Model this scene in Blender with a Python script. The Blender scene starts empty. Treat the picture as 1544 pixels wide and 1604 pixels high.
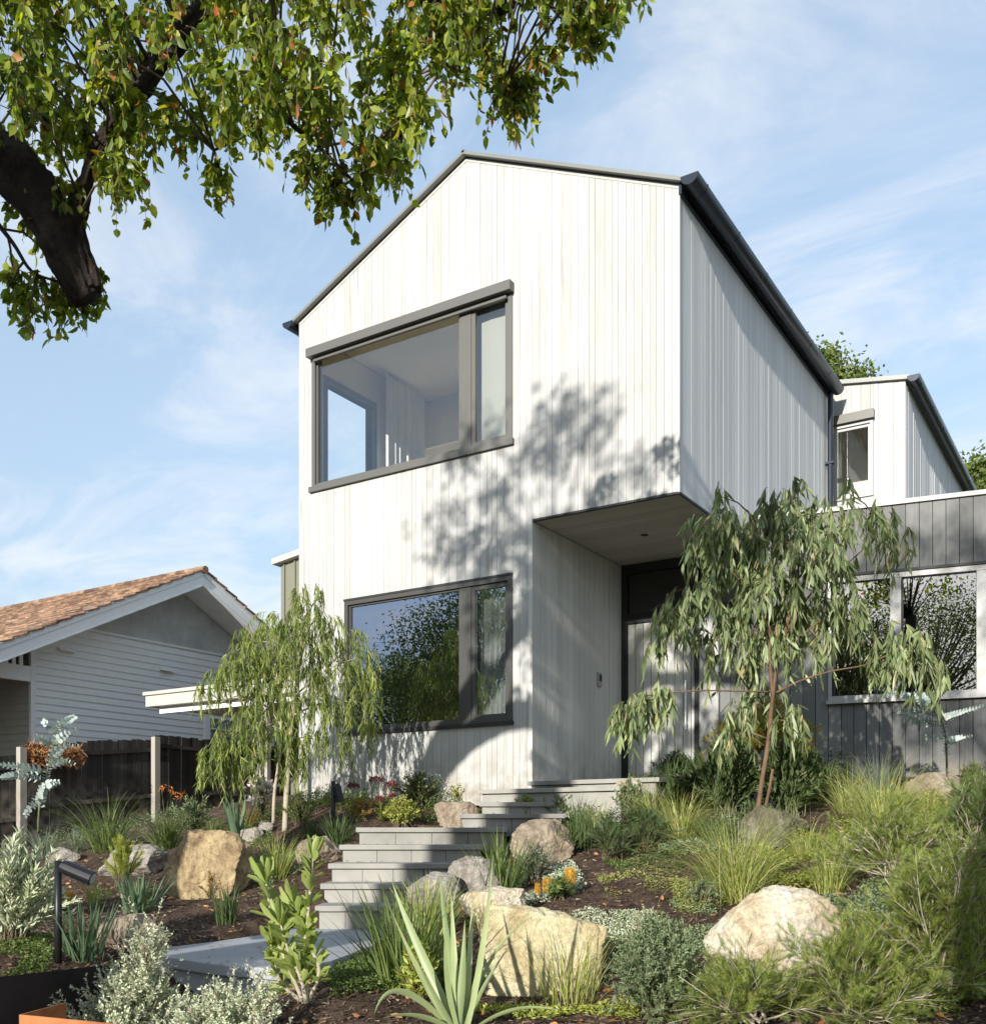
import bpy, math, random
import numpy as np
from mathutils import Vector, noise as mnoise

S = bpy.context.scene
LINK = S.collection.objects.link
rad = math.radians

# ------------------------------------------------------------------ camera, sky, sun, exposure
YAW = rad(32.6)
F, CX, HY = 1597.0, 772.0, 1304.0          # focal length and horizon of the photograph, in its pixels
cam = bpy.data.cameras.new('camera')
cam.sensor_fit = 'HORIZONTAL'; cam.sensor_width = 36; cam.lens = 36 * F / 1544
cam.shift_y = (HY - 802) / 1544
cam.clip_start = 0.05; cam.clip_end = 3000
camo = bpy.data.objects.new('camera', cam); LINK(camo)
camo.location = (0, 0, 0); camo.rotation_euler = (rad(90), 0, YAW)
S.camera = camo

SUN_EL, SUN_AZ = rad(17.5), rad(6.0)        # elevation; turned a little off the side wall's line
sun_dir = Vector((math.sin(SUN_AZ) * math.cos(SUN_EL), -math.cos(SUN_AZ) * math.cos(SUN_EL), math.sin(SUN_EL)))  # towards the sun
sl = bpy.data.lights.new('sun', 'SUN'); sl.energy = 3.35; sl.angle = rad(0.6); sl.color = (1.0, 0.955, 0.885)
so = bpy.data.objects.new('sun', sl); LINK(so)
so.rotation_euler = sun_dir.to_track_quat('Z', 'Y').to_euler(); so.location = (3, -40, 14)

W = bpy.data.worlds.new("World"); S.world = W; W.use_nodes = True
nt = W.node_tree; N = nt.nodes; L = nt.links; N.clear()
out = N.new('ShaderNodeOutputWorld'); bg = N.new('ShaderNodeBackground'); sky = N.new('ShaderNodeTexSky')
sky.sky_type = 'NISHITA'; sky.sun_disc = False; sky.sun_elevation = SUN_EL
sky.sun_rotation = math.atan2(sun_dir.x, sun_dir.y)
sky.air_density = 1.0; sky.dust_density = 0.6; sky.ozone_density = 1.2
tc = N.new('ShaderNodeTexCoord'); sep = N.new('ShaderNodeSeparateXYZ'); L.new(tc.outputs['Generated'], sep.inputs[0])
def wm(op, a, b=None, c=None):
    n = N.new('ShaderNodeMath'); n.operation = op
    for i, v in enumerate((a, b, c)):
        if v is None: continue
        if isinstance(v, (int, float)): n.inputs[i].default_value = v
        else: L.new(v, n.inputs[i])
    return n.outputs[0]
zz = wm('ADD', wm('MAXIMUM', sep.outputs[2], 0.0), 0.22)
cmb = N.new('ShaderNodeCombineXYZ'); L.new(wm('DIVIDE', sep.outputs[0], zz), cmb.inputs[0]); L.new(wm('DIVIDE', sep.outputs[1], zz), cmb.inputs[1])
mp = N.new('ShaderNodeMapping'); mp.inputs['Rotation'].default_value = (0, 0, rad(-28)); mp.inputs['Scale'].default_value = (0.95, 1.6, 1)
mp.inputs['Location'].default_value = (0.4, 0.55, 0)
L.new(cmb.outputs[0], mp.inputs[0])
n1 = N.new('ShaderNodeTexNoise'); n1.inputs['Scale'].default_value = 2.3; n1.inputs['Detail'].default_value = 9; n1.inputs['Roughness'].default_value = 0.62; n1.inputs['Distortion'].default_value = 0.7
L.new(mp.outputs[0], n1.inputs['Vector'])
n2 = N.new('ShaderNodeTexNoise'); n2.inputs['Scale'].default_value = 0.8; n2.inputs['Detail'].default_value = 3
L.new(mp.outputs[0], n2.inputs['Vector'])
def wramp(sock, a, b):
    m = N.new('ShaderNodeMapRange'); m.interpolation_type = 'SMOOTHSTEP'
    m.inputs[1].default_value = a; m.inputs[2].default_value = b; L.new(sock, m.inputs[0]); return m.outputs[0]
cl = wm('MULTIPLY', wramp(n1.outputs[0], 0.40, 0.70), wramp(n2.outputs[0], 0.28, 0.50))
cl = wm('MULTIPLY', cl, 0.62)
# thin veil of haze towards the horizon
veil = wm('MULTIPLY', wm('POWER', wm('SUBTRACT', 1.0, wm('MAXIMUM', sep.outputs[2], 0.0)), 3.0), 0.45)
m0 = N.new('ShaderNodeMixRGB'); L.new(wm('MINIMUM', wm('ADD', veil, 0.52), 1.0), m0.inputs[0]); L.new(sky.outputs[0], m0.inputs[1]); m0.inputs[2].default_value = (1.5, 1.85, 2.2, 1)
mx = N.new('ShaderNodeMixRGB'); L.new(wm('MINIMUM', cl, 1.0), mx.inputs[0]); L.new(m0.outputs[0], mx.inputs[1]); mx.inputs[2].default_value = (3.0, 3.1, 3.2, 1)
L.new(mx.outputs[0], bg.inputs[0]); bg.inputs[1].default_value = 0.15
L.new(bg.outputs[0], out.inputs[0])
S.view_settings.view_transform = 'Standard'; S.view_settings.look = 'None'
S.view_settings.exposure = 1.14; S.view_settings.gamma = 1.0; S.view_settings.use_curve_mapping = False
S.cycles.max_bounces = 10; S.cycles.diffuse_bounces = 6; S.cycles.transparent_max_bounces = 12; S.cycles.transmission_bounces = 6
S.cycles.sample_clamp_indirect = 4

# ------------------------------------------------------------------ photograph geometry -> world positions
CA, SA = math.cos(YAW), math.sin(YAW)
def ray(px, py):
    r = (px - CX) / F
    return Vector((r * CA - SA, r * SA + CA, (HY - py) / F))
def at(px, py, d): return ray(px, py) * d                       # d = distance along the view
def onY(px, py, Y): q = ray(px, py); return q * (Y / q.y)
def onX(px, py, X): q = ray(px, py); return q * (X / q.x)
def onZ(px, py, Z): q = ray(px, py); return q * (Z / q.z)

# ------------------------------------------------------------------ materials
def mat(name):
    m = bpy.data.materials.new(name); m.use_nodes = True
    nt = m.node_tree; b = nt.nodes['Principled BSDF']
    return m, nt, nt.nodes, nt.links, b
def nd(N, t, **k):
    n = N.new(t)
    for a, v in k.items():
        if a.startswith('_'): setattr(n, a[1:], v)
        else: n.inputs[a.replace('~', ' ')].default_value = v
    return n
def plain(name, col, rough=0.6, metal=0.0, bump=0.0, scale=40, vary=0.12, spec=0.5):
    m, nt, N, L, b = mat(name)
    b.inputs['Roughness'].default_value = rough; b.inputs['Metallic'].default_value = metal
    b.inputs['Specular IOR Level'].default_value = spec
    tc = N.new('ShaderNodeTexCoord')
    n = nd(N, 'ShaderNodeTexNoise', Scale=scale, Detail=6.0, Roughness=0.65); L.new(tc.outputs['Object'], n.inputs['Vector'])
    n2 = nd(N, 'ShaderNodeTexNoise', Scale=scale * 0.07, Detail=4.0); L.new(tc.outputs['Object'], n2.inputs['Vector'])
    a = N.new('ShaderNodeMath'); a.operation = 'ADD'; L.new(n.outputs[0], a.inputs[0]); L.new(n2.outputs[0], a.inputs[1])
    r = N.new('ShaderNodeMapRange'); r.inputs[1].default_value = 0.6; r.inputs[2].default_value = 1.4
    r.inputs[3].default_value = 1 - vary; r.inputs[4].default_value = 1 + vary; L.new(a.outputs[0], r.inputs[0])
    x = N.new('ShaderNodeVectorMath'); x.operation = 'SCALE'; x.inputs[0].default_value = col[:3]; L.new(r.outputs[0], x.inputs['Scale'])
    L.new(x.outputs[0], b.inputs['Base Color'])
    if bump:
        bp = nd(N, 'ShaderNodeBump', Strength=bump, Distance=0.01); L.new(n.outputs[0], bp.inputs['Height']); L.new(bp.outputs[0], b.inputs['Normal'])
    return m
def boards(name, ca, cb, stain, rough=0.75, grain=1.0, vert=True):
    """Timber cladding: every board its own tone, long grain, weathered streaks."""
    m, nt, N, L, b = mat(name)
    b.inputs['Roughness'].default_value = rough; b.inputs['Specular IOR Level'].default_value = 0.25
    g = N.new('ShaderNodeNewGeometry'); tc = N.new('ShaderNodeTexCoord')
    mp = N.new('ShaderNodeMapping'); mp.inputs['Scale'].default_value = (26, 26, 0.9) if vert else (0.9, 26, 26)
    L.new(tc.outputs['Object'], mp.inputs[0])
    off = N.new('ShaderNodeVectorMath'); off.operation = 'ADD'; L.new(mp.outputs[0], off.inputs[0])
    sc = N.new('ShaderNodeMath'); sc.operation = 'MULTIPLY'; sc.inputs[1].default_value = 37; L.new(g.outputs['Random Per Island'], sc.inputs[0])
    L.new(sc.outputs[0], off.inputs[1])
    n = nd(N, 'ShaderNodeTexNoise', Scale=1.6, Detail=7.0, Roughness=0.7); L.new(off.outputs[0], n.inputs['Vector'])
    mp2 = N.new('ShaderNodeMapping'); mp2.inputs['Scale'].default_value = (7, 7, 0.35) if vert else (0.35, 7, 7); L.new(off.outputs[0], mp2.inputs[0])
    mpx = N.new('ShaderNodeMapping'); mpx.inputs['Scale'].default_value = (2.2, 2.2, 0.5); L.new(tc.outputs['Object'], mpx.inputs[0])
    n3 = nd(N, 'ShaderNodeTexNoise', Scale=1.0, Detail=5.0); L.new(mpx.outputs[0], n3.inputs['Vector'])
    cr = N.new('ShaderNodeValToRGB'); cr.color_ramp.elements[0].color = (*ca, 1); cr.color_ramp.elements[1].color = (*cb, 1)
    L.new(g.outputs['Random Per Island'], cr.inputs[0])
    r = N.new('ShaderNodeMapRange'); r.inputs[1].default_value = 0.42; r.inputs[2].default_value = 0.72; L.new(n.outputs[0], r.inputs[0])
    mu = N.new('ShaderNodeMath'); mu.operation = 'MULTIPLY'; L.new(r.outputs[0], mu.inputs[0])
    r2 = N.new('ShaderNodeMapRange'); r2.inputs[1].default_value = 0.35; r2.inputs[2].default_value = 0.7; r2.inputs[4].default_value = grain; L.new(n3.outputs[0], r2.inputs[0]); L.new(r2.outputs[0], mu.inputs[1])
    mx = N.new('ShaderNodeMixRGB'); mx.inputs[2].default_value = (*stain, 1); L.new(mu.outputs[0], mx.inputs[0]); L.new(cr.outputs[0], mx.inputs[1])
    sx = N.new('ShaderNodeSeparateXYZ'); L.new(g.outputs['Position'], sx.inputs[0])
    sp = N.new('ShaderNodeMapRange'); sp.inputs[1].default_value = 1.0; sp.inputs[2].default_value = .42; sp.inputs[3].default_value = 0; sp.inputs[4].default_value = .75; L.new(sx.outputs[2], sp.inputs[0])
    nsp = nd(N, 'ShaderNodeTexNoise', Scale=6.0, Detail=6.0); L.new(g.outputs['Position'], nsp.inputs['Vector'])
    r5 = N.new('ShaderNodeMapRange'); r5.inputs[1].default_value = .38; r5.inputs[2].default_value = .62; L.new(nsp.outputs[0], r5.inputs[0])
    m5 = N.new('ShaderNodeMath'); m5.operation = 'MULTIPLY'; L.new(sp.outputs[0], m5.inputs[0]); L.new(r5.outputs[0], m5.inputs[1])
    x5 = N.new('ShaderNodeMixRGB'); x5.inputs[2].default_value = (.24, .20, .15, 1); L.new(m5.outputs[0], x5.inputs[0]); L.new(mx.outputs[0], x5.inputs[1])
    L.new(x5.outputs[0], b.inputs['Base Color'])
    bp = nd(N, 'ShaderNodeBump', Strength=0.25, Distance=0.004); L.new(n.outputs[0], bp.inputs['Height']); L.new(bp.outputs[0], b.inputs['Normal'])
    return m
def glass(name, refl, tint=(0.9, 0.95, 0.93), rough=0.0, rt=(0.9, 0.93, 1.0)):
    m, nt, N, L, b = mat(name); N.remove(b)
    o = [n for n in N if n.type == 'OUTPUT_MATERIAL'][0]
    t = N.new('ShaderNodeBsdfTransparent'); t.inputs[0].default_value = (*tint, 1)
    gl = N.new('ShaderNodeBsdfGlossy'); gl.inputs['Roughness'].default_value = rough; gl.inputs[0].default_value = (*rt, 1)
    lw = N.new('ShaderNodeLayerWeight'); lw.inputs[0].default_value = 0.5
    fr = N.new('ShaderNodeMath'); fr.operation = 'POWER'; fr.inputs[1].default_value = 4.0; L.new(lw.outputs['Facing'], fr.inputs[0])
    nz = nd(N, 'ShaderNodeTexNoise', Scale=1.3, Detail=1.0); tc = N.new('ShaderNodeTexCoord'); L.new(tc.outputs['Object'], nz.inputs['Vector'])
    bp = nd(N, 'ShaderNodeBump', Strength=0.03, Distance=0.02); L.new(nz.outputs[0], bp.inputs['Height']); L.new(bp.outputs[0], gl.inputs['Normal'])
    a = N.new('ShaderNodeMath'); a.operation = 'ADD'; a.use_clamp = True; a.inputs[1].default_value = refl + .02; L.new(fr.outputs[0], a.inputs[0])
    mx = N.new('ShaderNodeMixShader'); L.new(a.outputs[0], mx.inputs[0]); L.new(t.outputs[0], mx.inputs[1]); L.new(gl.outputs[0], mx.inputs[2])
    L.new(mx.outputs[0], o.inputs[0]); return m
def leafm(name, ca, cb, trans=0.35, rough=0.5, tcol=None, extra=None, spec=0.35):
    """Leaf: colour differs leaf by leaf, light passes through."""
    m, nt, N, L, b = mat(name); gain = 1.5
    ca, cb = [tuple(min(v * gain, .8) for v in c) for c in (ca, cb)]; extra = [(p_, tuple(min(v * gain, .8) for v in c)) for p_, c in (extra or [])]
    o = [n for n in N if n.type == 'OUTPUT_MATERIAL'][0]
    b.inputs['Roughness'].default_value = rough; b.inputs['Specular IOR Level'].default_value = spec
    g = N.new('ShaderNodeNewGeometry'); cr = N.new('ShaderNodeValToRGB')
    e = cr.color_ramp.elements; e[0].color = (*ca, 1); e[1].color = (*cb, 1)
    if extra:
        for pos, c in extra:
            q = e.new(pos); q.color = (*c, 1)
    L.new(g.outputs['Random Per Island'], cr.inputs[0])
    tc = N.new('ShaderNodeTexCoord'); nz = nd(N, 'ShaderNodeTexNoise', Scale=2.2, Detail=3.0); L.new(tc.outputs['Object'], nz.inputs['Vector'])
    r = N.new('ShaderNodeMapRange'); r.inputs[1].default_value = 0.3; r.inputs[2].default_value = 0.7; r.inputs[3].default_value = 0.72; r.inputs[4].default_value = 1.3; L.new(nz.outputs[0], r.inputs[0])
    x = N.new('ShaderNodeVectorMath'); x.operation = 'SCALE'; L.new(cr.outputs[0], x.inputs[0]); L.new(r.outputs[0], x.inputs['Scale'])
    L.new(x.outputs[0], b.inputs['Base Color'])
    t = N.new('ShaderNodeBsdfTranslucent')
    y = N.new('ShaderNodeVectorMath'); y.operation = 'MULTIPLY'; L.new(x.outputs[0], y.inputs[0]); y.inputs[1].default_value = tcol or (1.25, 1.35, 0.55)
    L.new(y.outputs[0], t.inputs[0])
    mx = N.new('ShaderNodeMixShader'); mx.inputs[0].default_value = trans; L.new(b.outputs[0], mx.inputs[1]); L.new(t.outputs[0], mx.inputs[2]); L.new(mx.outputs[0], o.inputs[0])
    return m
def ramp3(name, scale, cols, bump=0.6, rough=0.9, dist=0.03, detail=10, warp=0.5, fine=None, speck=0.0):
    m, nt, N, L, b = mat(name)
    b.inputs['Roughness'].default_value = rough; b.inputs['Specular IOR Level'].default_value = 0.2
    tc = N.new('ShaderNodeTexCoord')
    n = nd(N, 'ShaderNodeTexNoise', Scale=scale, Detail=float(detail), Roughness=0.62, Distortion=warp); L.new(tc.outputs['Object'], n.inputs['Vector'])
    cr = N.new('ShaderNodeValToRGB'); e = cr.color_ramp.elements
    e[0].position = cols[0][0]; e[0].color = (*cols[0][1], 1); e[1].position = cols[-1][0]; e[1].color = (*cols[-1][1], 1)
    for p, c in cols[1:-1]: q = e.new(p); q.color = (*c, 1)
    L.new(n.outputs[0], cr.inputs[0]); n2 = nd(N, 'ShaderNodeTexNoise', Scale=fine or scale * 9, Detail=8.0, Roughness=0.7); L.new(tc.outputs['Object'], n2.inputs['Vector'])
    if speck:
        n4 = nd(N, 'ShaderNodeTexNoise', Scale=(fine or scale * 9) * 5, Detail=3.0, Roughness=0.8); L.new(tc.outputs['Object'], n4.inputs['Vector'])
        s1 = N.new('ShaderNodeMapRange'); s1.inputs[1].default_value = .38; s1.inputs[2].default_value = .62; s1.inputs[3].default_value = 1 - speck; s1.inputs[4].default_value = 1 + speck * .7; L.new(n4.outputs[0], s1.inputs[0])
        s2 = N.new('ShaderNodeMapRange'); s2.inputs[1].default_value = .36; s2.inputs[2].default_value = .56; s2.inputs[3].default_value = 1 - speck * 1.4; s2.inputs[4].default_value = 1.06; L.new(n2.outputs[0], s2.inputs[0])
        pr = N.new('ShaderNodeMath'); pr.operation = 'MULTIPLY'; L.new(s1.outputs[0], pr.inputs[0]); L.new(s2.outputs[0], pr.inputs[1])
        xs = N.new('ShaderNodeVectorMath'); xs.operation = 'SCALE'; L.new(cr.outputs[0], xs.inputs[0]); L.new(pr.outputs[0], xs.inputs['Scale']); L.new(xs.outputs[0], b.inputs['Base Color'])
    else: L.new(cr.outputs[0], b.inputs['Base Color'])
    bp = nd(N, 'ShaderNodeBump', Strength=bump, Distance=dist); L.new(n2.outputs[0], bp.inputs['Height'])
    bp2 = nd(N, 'ShaderNodeBump', Strength=bump, Distance=dist * 3); L.new(n.outputs[0], bp2.inputs['Height']); L.new(bp.outputs[0], bp2.inputs['Normal'])
    L.new(bp2.outputs[0], b.inputs['Normal']); return m

# ------------------------------------------------------------------ mesh building
def tag(o, label=None, cat=None, group=None, kind=None):
    if label: o['label'] = label
    if cat: o['category'] = cat
    if group: o['group'] = group
    if kind: o['kind'] = kind
    return o
def empty(name, loc, label, cat, group=None, rz=0.0):
    o = bpy.data.objects.new(name, None); LINK(o); o.location = loc; o.rotation_euler = (0, 0, rz); o.empty_display_size = 0.2
    return tag(o, label, cat, group)
def root_loc(o):
    v = Vector((0, 0, 0))
    while o is not None: v += o.location; o = o.parent
    return v
def link(name, me, m, parent=None, local=False):
    o = bpy.data.objects.new(name, me); LINK(o)
    if m: me.materials.append(m)
    if parent is not None:
        o.parent = parent
        if not local: me.transform(__import__('mathutils').Matrix.Translation(-root_loc(parent)))
    return o
def npmesh(V, Fq, smooth=False):
    V = np.asarray(V, dtype=np.float32); Fq = np.asarray(Fq, dtype=np.int32); k = Fq.shape[1]
    me = bpy.data.meshes.new('m'); me.vertices.add(len(V)); me.vertices.foreach_set('co', V.ravel())
    me.loops.add(Fq.size); me.loops.foreach_set('vertex_index', Fq.ravel())
    me.polygons.add(len(Fq)); me.polygons.foreach_set('loop_start', np.arange(0, Fq.size, k, dtype=np.int32))
    if smooth: me.polygons.foreach_set('use_smooth', np.ones(len(Fq), dtype=bool))
    me.update(calc_edges=True); return me
class MB:
    def __init__(s): s.V = []; s.F = []
    def add(s, V, Fs):
        b = len(s.V); s.V += [tuple(v) for v in V]; s.F += [tuple(i + b for i in f) for f in Fs]; return s
    def hexa(s, a):   # 8 points: bottom ring 0-3, top ring 4-7
        return s.add(a, [(3, 2, 1, 0), (4, 5, 6, 7), (0, 1, 5, 4), (1, 2, 6, 5), (2, 3, 7, 6), (3, 0, 4, 7)])
    def box(s, x0, x1, y0, y1, z0, z1):
        return s.hexa([(x0, y0, z0), (x1, y0, z0), (x1, y1, z0), (x0, y1, z0), (x0, y0, z1), (x1, y0, z1), (x1, y1, z1), (x0, y1, z1)])
    def obox(s, o, u, v, u0, u1, v0, v1, z0, z1):   # oriented: o + u*.. + v*..
        P = lambda a, b, c: o + u * a + v * b + Vector((0, 0, c))
        return s.hexa([P(u0, v0, z0), P(u1, v0, z0), P(u1, v1, z0), P(u0, v1, z0), P(u0, v0, z1), P(u1, v0, z1), P(u1, v1, z1), P(u0, v1, z1)])
    def extrude(s, poly, dvec):
        n = len(poly); poly = [Vector(p) for p in poly]; d = Vector(dvec)
        return s.add(poly + [p + d for p in poly], [tuple(range(n))[::-1], tuple(range(n, 2 * n))] + [(i, (i + 1) % n, n + (i + 1) % n, n + i) for i in range(n)])
    def tube(s, pts, rs, k=8, cap=True, rough=0.0, fr=9.0):
        pts = [Vector(p) for p in pts]; b = len(s.V); n = len(pts)
        if not hasattr(rs, '__len__'): rs = [rs] * n
        t0 = (pts[1] - pts[0]).normalized(); x = t0.orthogonal().normalized()
        for i, p in enumerate(pts):
            t = (pts[min(i + 1, n - 1)] - pts[max(i - 1, 0)]).normalized()
            x = (x - t * x.dot(t)).normalized(); y = t.cross(x)
            for j in range(k):
                a = 2 * math.pi * j / k; q = x * math.cos(a) + y * math.sin(a); v = p + q * rs[i]
                if rough:
                    w = Vector((q.x * 1.0 * rs[i], q.y * rs[i], q.z * rs[i])) * fr * 2.2 + p * fr * .45
                    v += q * (mnoise.noise(w) * rough + mnoise.noise(w * 2.7) * rough * .6 + mnoise.noise(p * 3.1) * rough * 1.4)
                s.V.append(tuple(v))
        for i in range(n - 1):
            for j in range(k): s.F.append((b + i * k + j, b + i * k + (j + 1) % k, b + (i + 1) * k + (j + 1) % k, b + (i + 1) * k + j))
        if cap: s.F.append(tuple(b + j for j in range(k))[::-1]); s.F.append(tuple(b + (n - 1) * k + j for j in range(k)))
        return s
    def build(s, name, m, parent=None, smooth=False, bevel=0.0, local=False):
        me = bpy.data.meshes.new(name); me.from_pydata(s.V, [], s.F)
        if smooth: me.polygons.foreach_set('use_smooth', [True] * len(me.polygons))
        me.update(); o = link(name, me, m, parent, local)
        if bevel:
            md = o.modifiers.new('b', 'BEVEL'); md.width = bevel; md.segments = 2; md.limit_method = 'ANGLE'; md.harden_normals = False
        return o

# wall of vertical boards standing in the plane o + u*s (+ Z), outward normal n
def clad(name, o, u, n, s0, s1, z0f, z1f, holes, m, parent, seed=1, widths=(0.066, 0.088, 0.138), gap=0.004, th=0.018, jit=0.004, back=None):
    rg = random.Random(seed); mb = MB(); s = s0
    edges = [s0]; brk = sorted([h[0] for h in holes] + [h[1] for h in holes])
    while s < s1 - 0.02:
        w = rg.choice(widths); e = s + w
        for b in brk:
            if s + 0.01 < b < e + 0.02: e = b; break
        if e > s1 - 0.03: e = s1
        edges.append(e); s = e
    for a, b in zip(edges[:-1], edges[1:]):
        t = th + rg.uniform(0, jit); aa, bb = a + gap / 2, b - gap / 2
        mid = (a + b) / 2; hs = sorted([(h[2], h[3]) for h in holes if h[0] - 1e-4 < mid < h[1] + 1e-4])
        segs = []; lo = None
        for h in hs:
            segs.append((lo, h[0])); lo = h[1]
        segs.append((lo, None))
        for lo, hi in segs:
            za = lo if lo is not None else z0f(aa); zb = lo if lo is not None else z0f(bb)
            zc = hi if hi is not None else z1f(bb); zd = hi if hi is not None else z1f(aa)
            if zc - zb < 0.01 and zd - za < 0.01: continue
            P = lambda q, d, z: o + u * q + n * d + Vector((0, 0, z))
            mb.hexa([P(aa, 0, za), P(bb, 0, zb), P(bb, t, zb), P(aa, t, za), P(aa, 0, zd), P(bb, 0, zc), P(bb, t, zc), P(aa, t, zd)])
    return mb.build(name, m, parent)
# ------------------------------------------------------------------ materials of the buildings
M = {}
M['clad'] = boards('whitewashed_timber', (0.40, 0.395, 0.375), (0.48, 0.475, 0.455), (0.25, 0.24, 0.215), grain=0.95)
M['clad_side'] = boards('silvered_timber', (0.56, 0.56, 0.55), (0.64, 0.64, 0.63), (0.42, 0.42, 0.42), grain=0.8)
M['recess'] = boards('grey_washed_timber', (0.50, 0.49, 0.45), (0.62, 0.61, 0.56), (0.38, 0.37, 0.34), grain=0.7)
M['soffit'] = boards('soffit_timber', (0.42, 0.38, 0.32), (0.52, 0.48, 0.41), (0.33, 0.29, 0.24), grain=0.7, vert=False)
M['dark'] = boards('charcoal_timber', (0.13, 0.13, 0.125), (0.20, 0.20, 0.19), (0.06, 0.06, 0.06), grain=0.9)
M['backing'] = plain('wall_backing', (0.05, 0.05, 0.05), 0.9)
M['roof'] = plain('roof_metal', (0.19, 0.195, 0.18), 0.45, 0.3, vary=0.06)
M['gutter'] = plain('gutter_metal', (0.035, 0.042, 0.055), 0.28, 0.6, vary=0.08, scale=8)
M['frame'] = plain('window_frame_bronze', (0.06, 0.058, 0.052), 0.45, 0.2, vary=0.05)
M['frame_up'] = plain('window_frame_grey', (0.115, 0.112, 0.10), 0.45, 0.2, vary=0.05)
M['frame_pale'] = plain('window_frame_pale', (0.33, 0.325, 0.31), 0.5, 0.2, vary=0.06)
M['seal'] = plain('black_seal', (0.015, 0.015, 0.015), 0.6)
M['glass_up'] = glass('glass_upper', 0.13, (0.93, 0.95, 0.92))
M['glass_low'] = glass('glass_lower', 0.42, (0.62, 0.66, 0.66), rt=(0.70, 0.75, 0.92))
M['glass_wing'] = glass('glass_wing', 0.30, (0.55, 0.55, 0.53))
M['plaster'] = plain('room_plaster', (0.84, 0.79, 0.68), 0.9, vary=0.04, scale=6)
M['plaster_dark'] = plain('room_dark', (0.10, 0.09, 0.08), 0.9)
M['curtain'] = plain('sheer_curtain', (0.8, 0.79, 0.77), 0.9, vary=0.05)
M['concrete'] = ramp3('concrete_paver', 1.6, [(0.3, (0.19, 0.18, 0.16)), (0.5, (0.27, 0.26, 0.235)), (0.75, (0.35, 0.335, 0.305))], bump=0.12, rough=0.85, dist=0.004, fine=60)
M['bluestone'] = ramp3('landing_paver', 1.2, [(0.3, (0.25, 0.26, 0.275)), (0.55, (0.32, 0.33, 0.345)), (0.75, (0.38, 0.39, 0.40))], bump=0.12, rough=0.8, dist=0.004, fine=60)
M['white'] = plain('white_paint', (0.80, 0.80, 0.79), 0.6, vary=0.05, scale=5)
M['weather'] = plain('weatherboard_paint', (0.78, 0.785, 0.77), 0.65, vary=0.07, scale=6)
M['stucco'] = ramp3('gable_stucco', 2.5, [(0.3, (0.40, 0.41, 0.39)), (0.6, (0.54, 0.55, 0.52)), (0.8, (0.62, 0.62, 0.58))], bump=0.5, dist=0.02, fine=14)
M['cream'] = plain('cream_metal', (0.45, 0.43, 0.38), 0.5, vary=0.04)
M['olive'] = plain('olive_panel', (0.17, 0.165, 0.12), 0.5, vary=0.06)
M['dkwood'] = boards('dark_fence_timber', (0.030, 0.027, 0.024), (0.06, 0.055, 0.05), (0.02, 0.018, 0.016), grain=0.9)
M['postwood'] = boards('grey_post_timber', (0.30, 0.28, 0.24), (0.42, 0.39, 0.34), (0.2, 0.19, 0.16), grain=0.9)
M['black'] = plain('black_metal', (0.025, 0.025, 0.028), 0.4, 0.5)
M['corten_dark'] = ramp3('dark_steel', 3, [(0.3, (0.022, 0.016, 0.014)), (0.7, (0.05, 0.035, 0.03))], bump=0.1, rough=0.7, dist=0.003)
M['corten'] = ramp3('rusty_steel', 5, [(0.3, (0.24, 0.085, 0.035)), (0.5, (0.36, 0.14, 0.055)), (0.75, (0.45, 0.19, 0.08))], bump=0.25, rough=0.85, dist=0.004)
M['lens'] = plain('lamp_lens', (0.5, 0.5, 0.48), 0.2)
def tilem():
    m, nt, N, L, b = mat('terracotta_tile'); b.inputs['Roughness'].default_value = 0.85
    g = N.new('ShaderNodeNewGeometry'); cr = N.new('ShaderNodeValToRGB'); e = cr.color_ramp.elements
    e[0].color = (0.12, 0.065, 0.038, 1); e[1].color = (0.30, 0.185, 0.11, 1); q = e.new(0.5); q.color = (0.22, 0.125, 0.075, 1)
    L.new(g.outputs['Random Per Island'], cr.inputs[0])
    tc = N.new('ShaderNodeTexCoord'); n = nd(N, 'ShaderNodeTexNoise', Scale=5.0, Detail=8.0); L.new(tc.outputs['Object'], n.inputs['Vector'])
    mx = N.new('ShaderNodeMixRGB'); mx.blend_type = 'MULTIPLY'; mx.inputs[0].default_value = 0.6; L.new(cr.outputs[0], mx.inputs[1]); L.new(n.outputs[1], mx.inputs[2])
    r = N.new('ShaderNodeMapRange'); r.inputs[1].default_value = .35; r.inputs[2].default_value = .65; r.inputs[3].default_value = .55; r.inputs[4].default_value = 1.25; L.new(n.outputs[0], r.inputs[0])
    x = N.new('ShaderNodeVectorMath'); x.operation = 'SCALE'; L.new(cr.outputs[0], x.inputs[0]); L.new(r.outputs[0], x.inputs['Scale']); L.new(x.outputs[0], b.inputs['Base Color'])
    return m
M['tile'] = tilem()

# ------------------------------------------------------------------ the house
D = 9.5                                     # facade plane
XL, XR = -8.975, -3.885                     # facade edges
XE = -5.57                                  # left wall of the entry
YE = 11.74                                  # door wall
ZP = 0.545                                  # porch
ZS = 3.363                                  # soffit
ZEAVE, ZAP = 6.43, 7.60
XM = (XL + XR) / 2
Y1 = 15.1                                   # rear end of the gabled volume
ux, uy, uz = Vector((1, 0, 0)), Vector((0, 1, 0)), Vector((0, 0, 1))
def pane(o, u, w, z0, z1):
    o = Vector(o); return MB().add([o + uz * z0, o + u * w + uz * z0, o + u * w + uz * z1, o + uz * z1], [(0, 1, 2, 3)])
house = empty('house', (XM, D, 0.4), 'tall gabled timber house clad in whitewashed vertical boards with dark window frames', 'house')
top = lambda x: ZEAVE + (ZAP - ZEAVE) * (1 - abs(x - XM) / (XR - XM)) - 0.03
UW = (-8.751, -5.819, 4.27, 5.98)           # upper window
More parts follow.
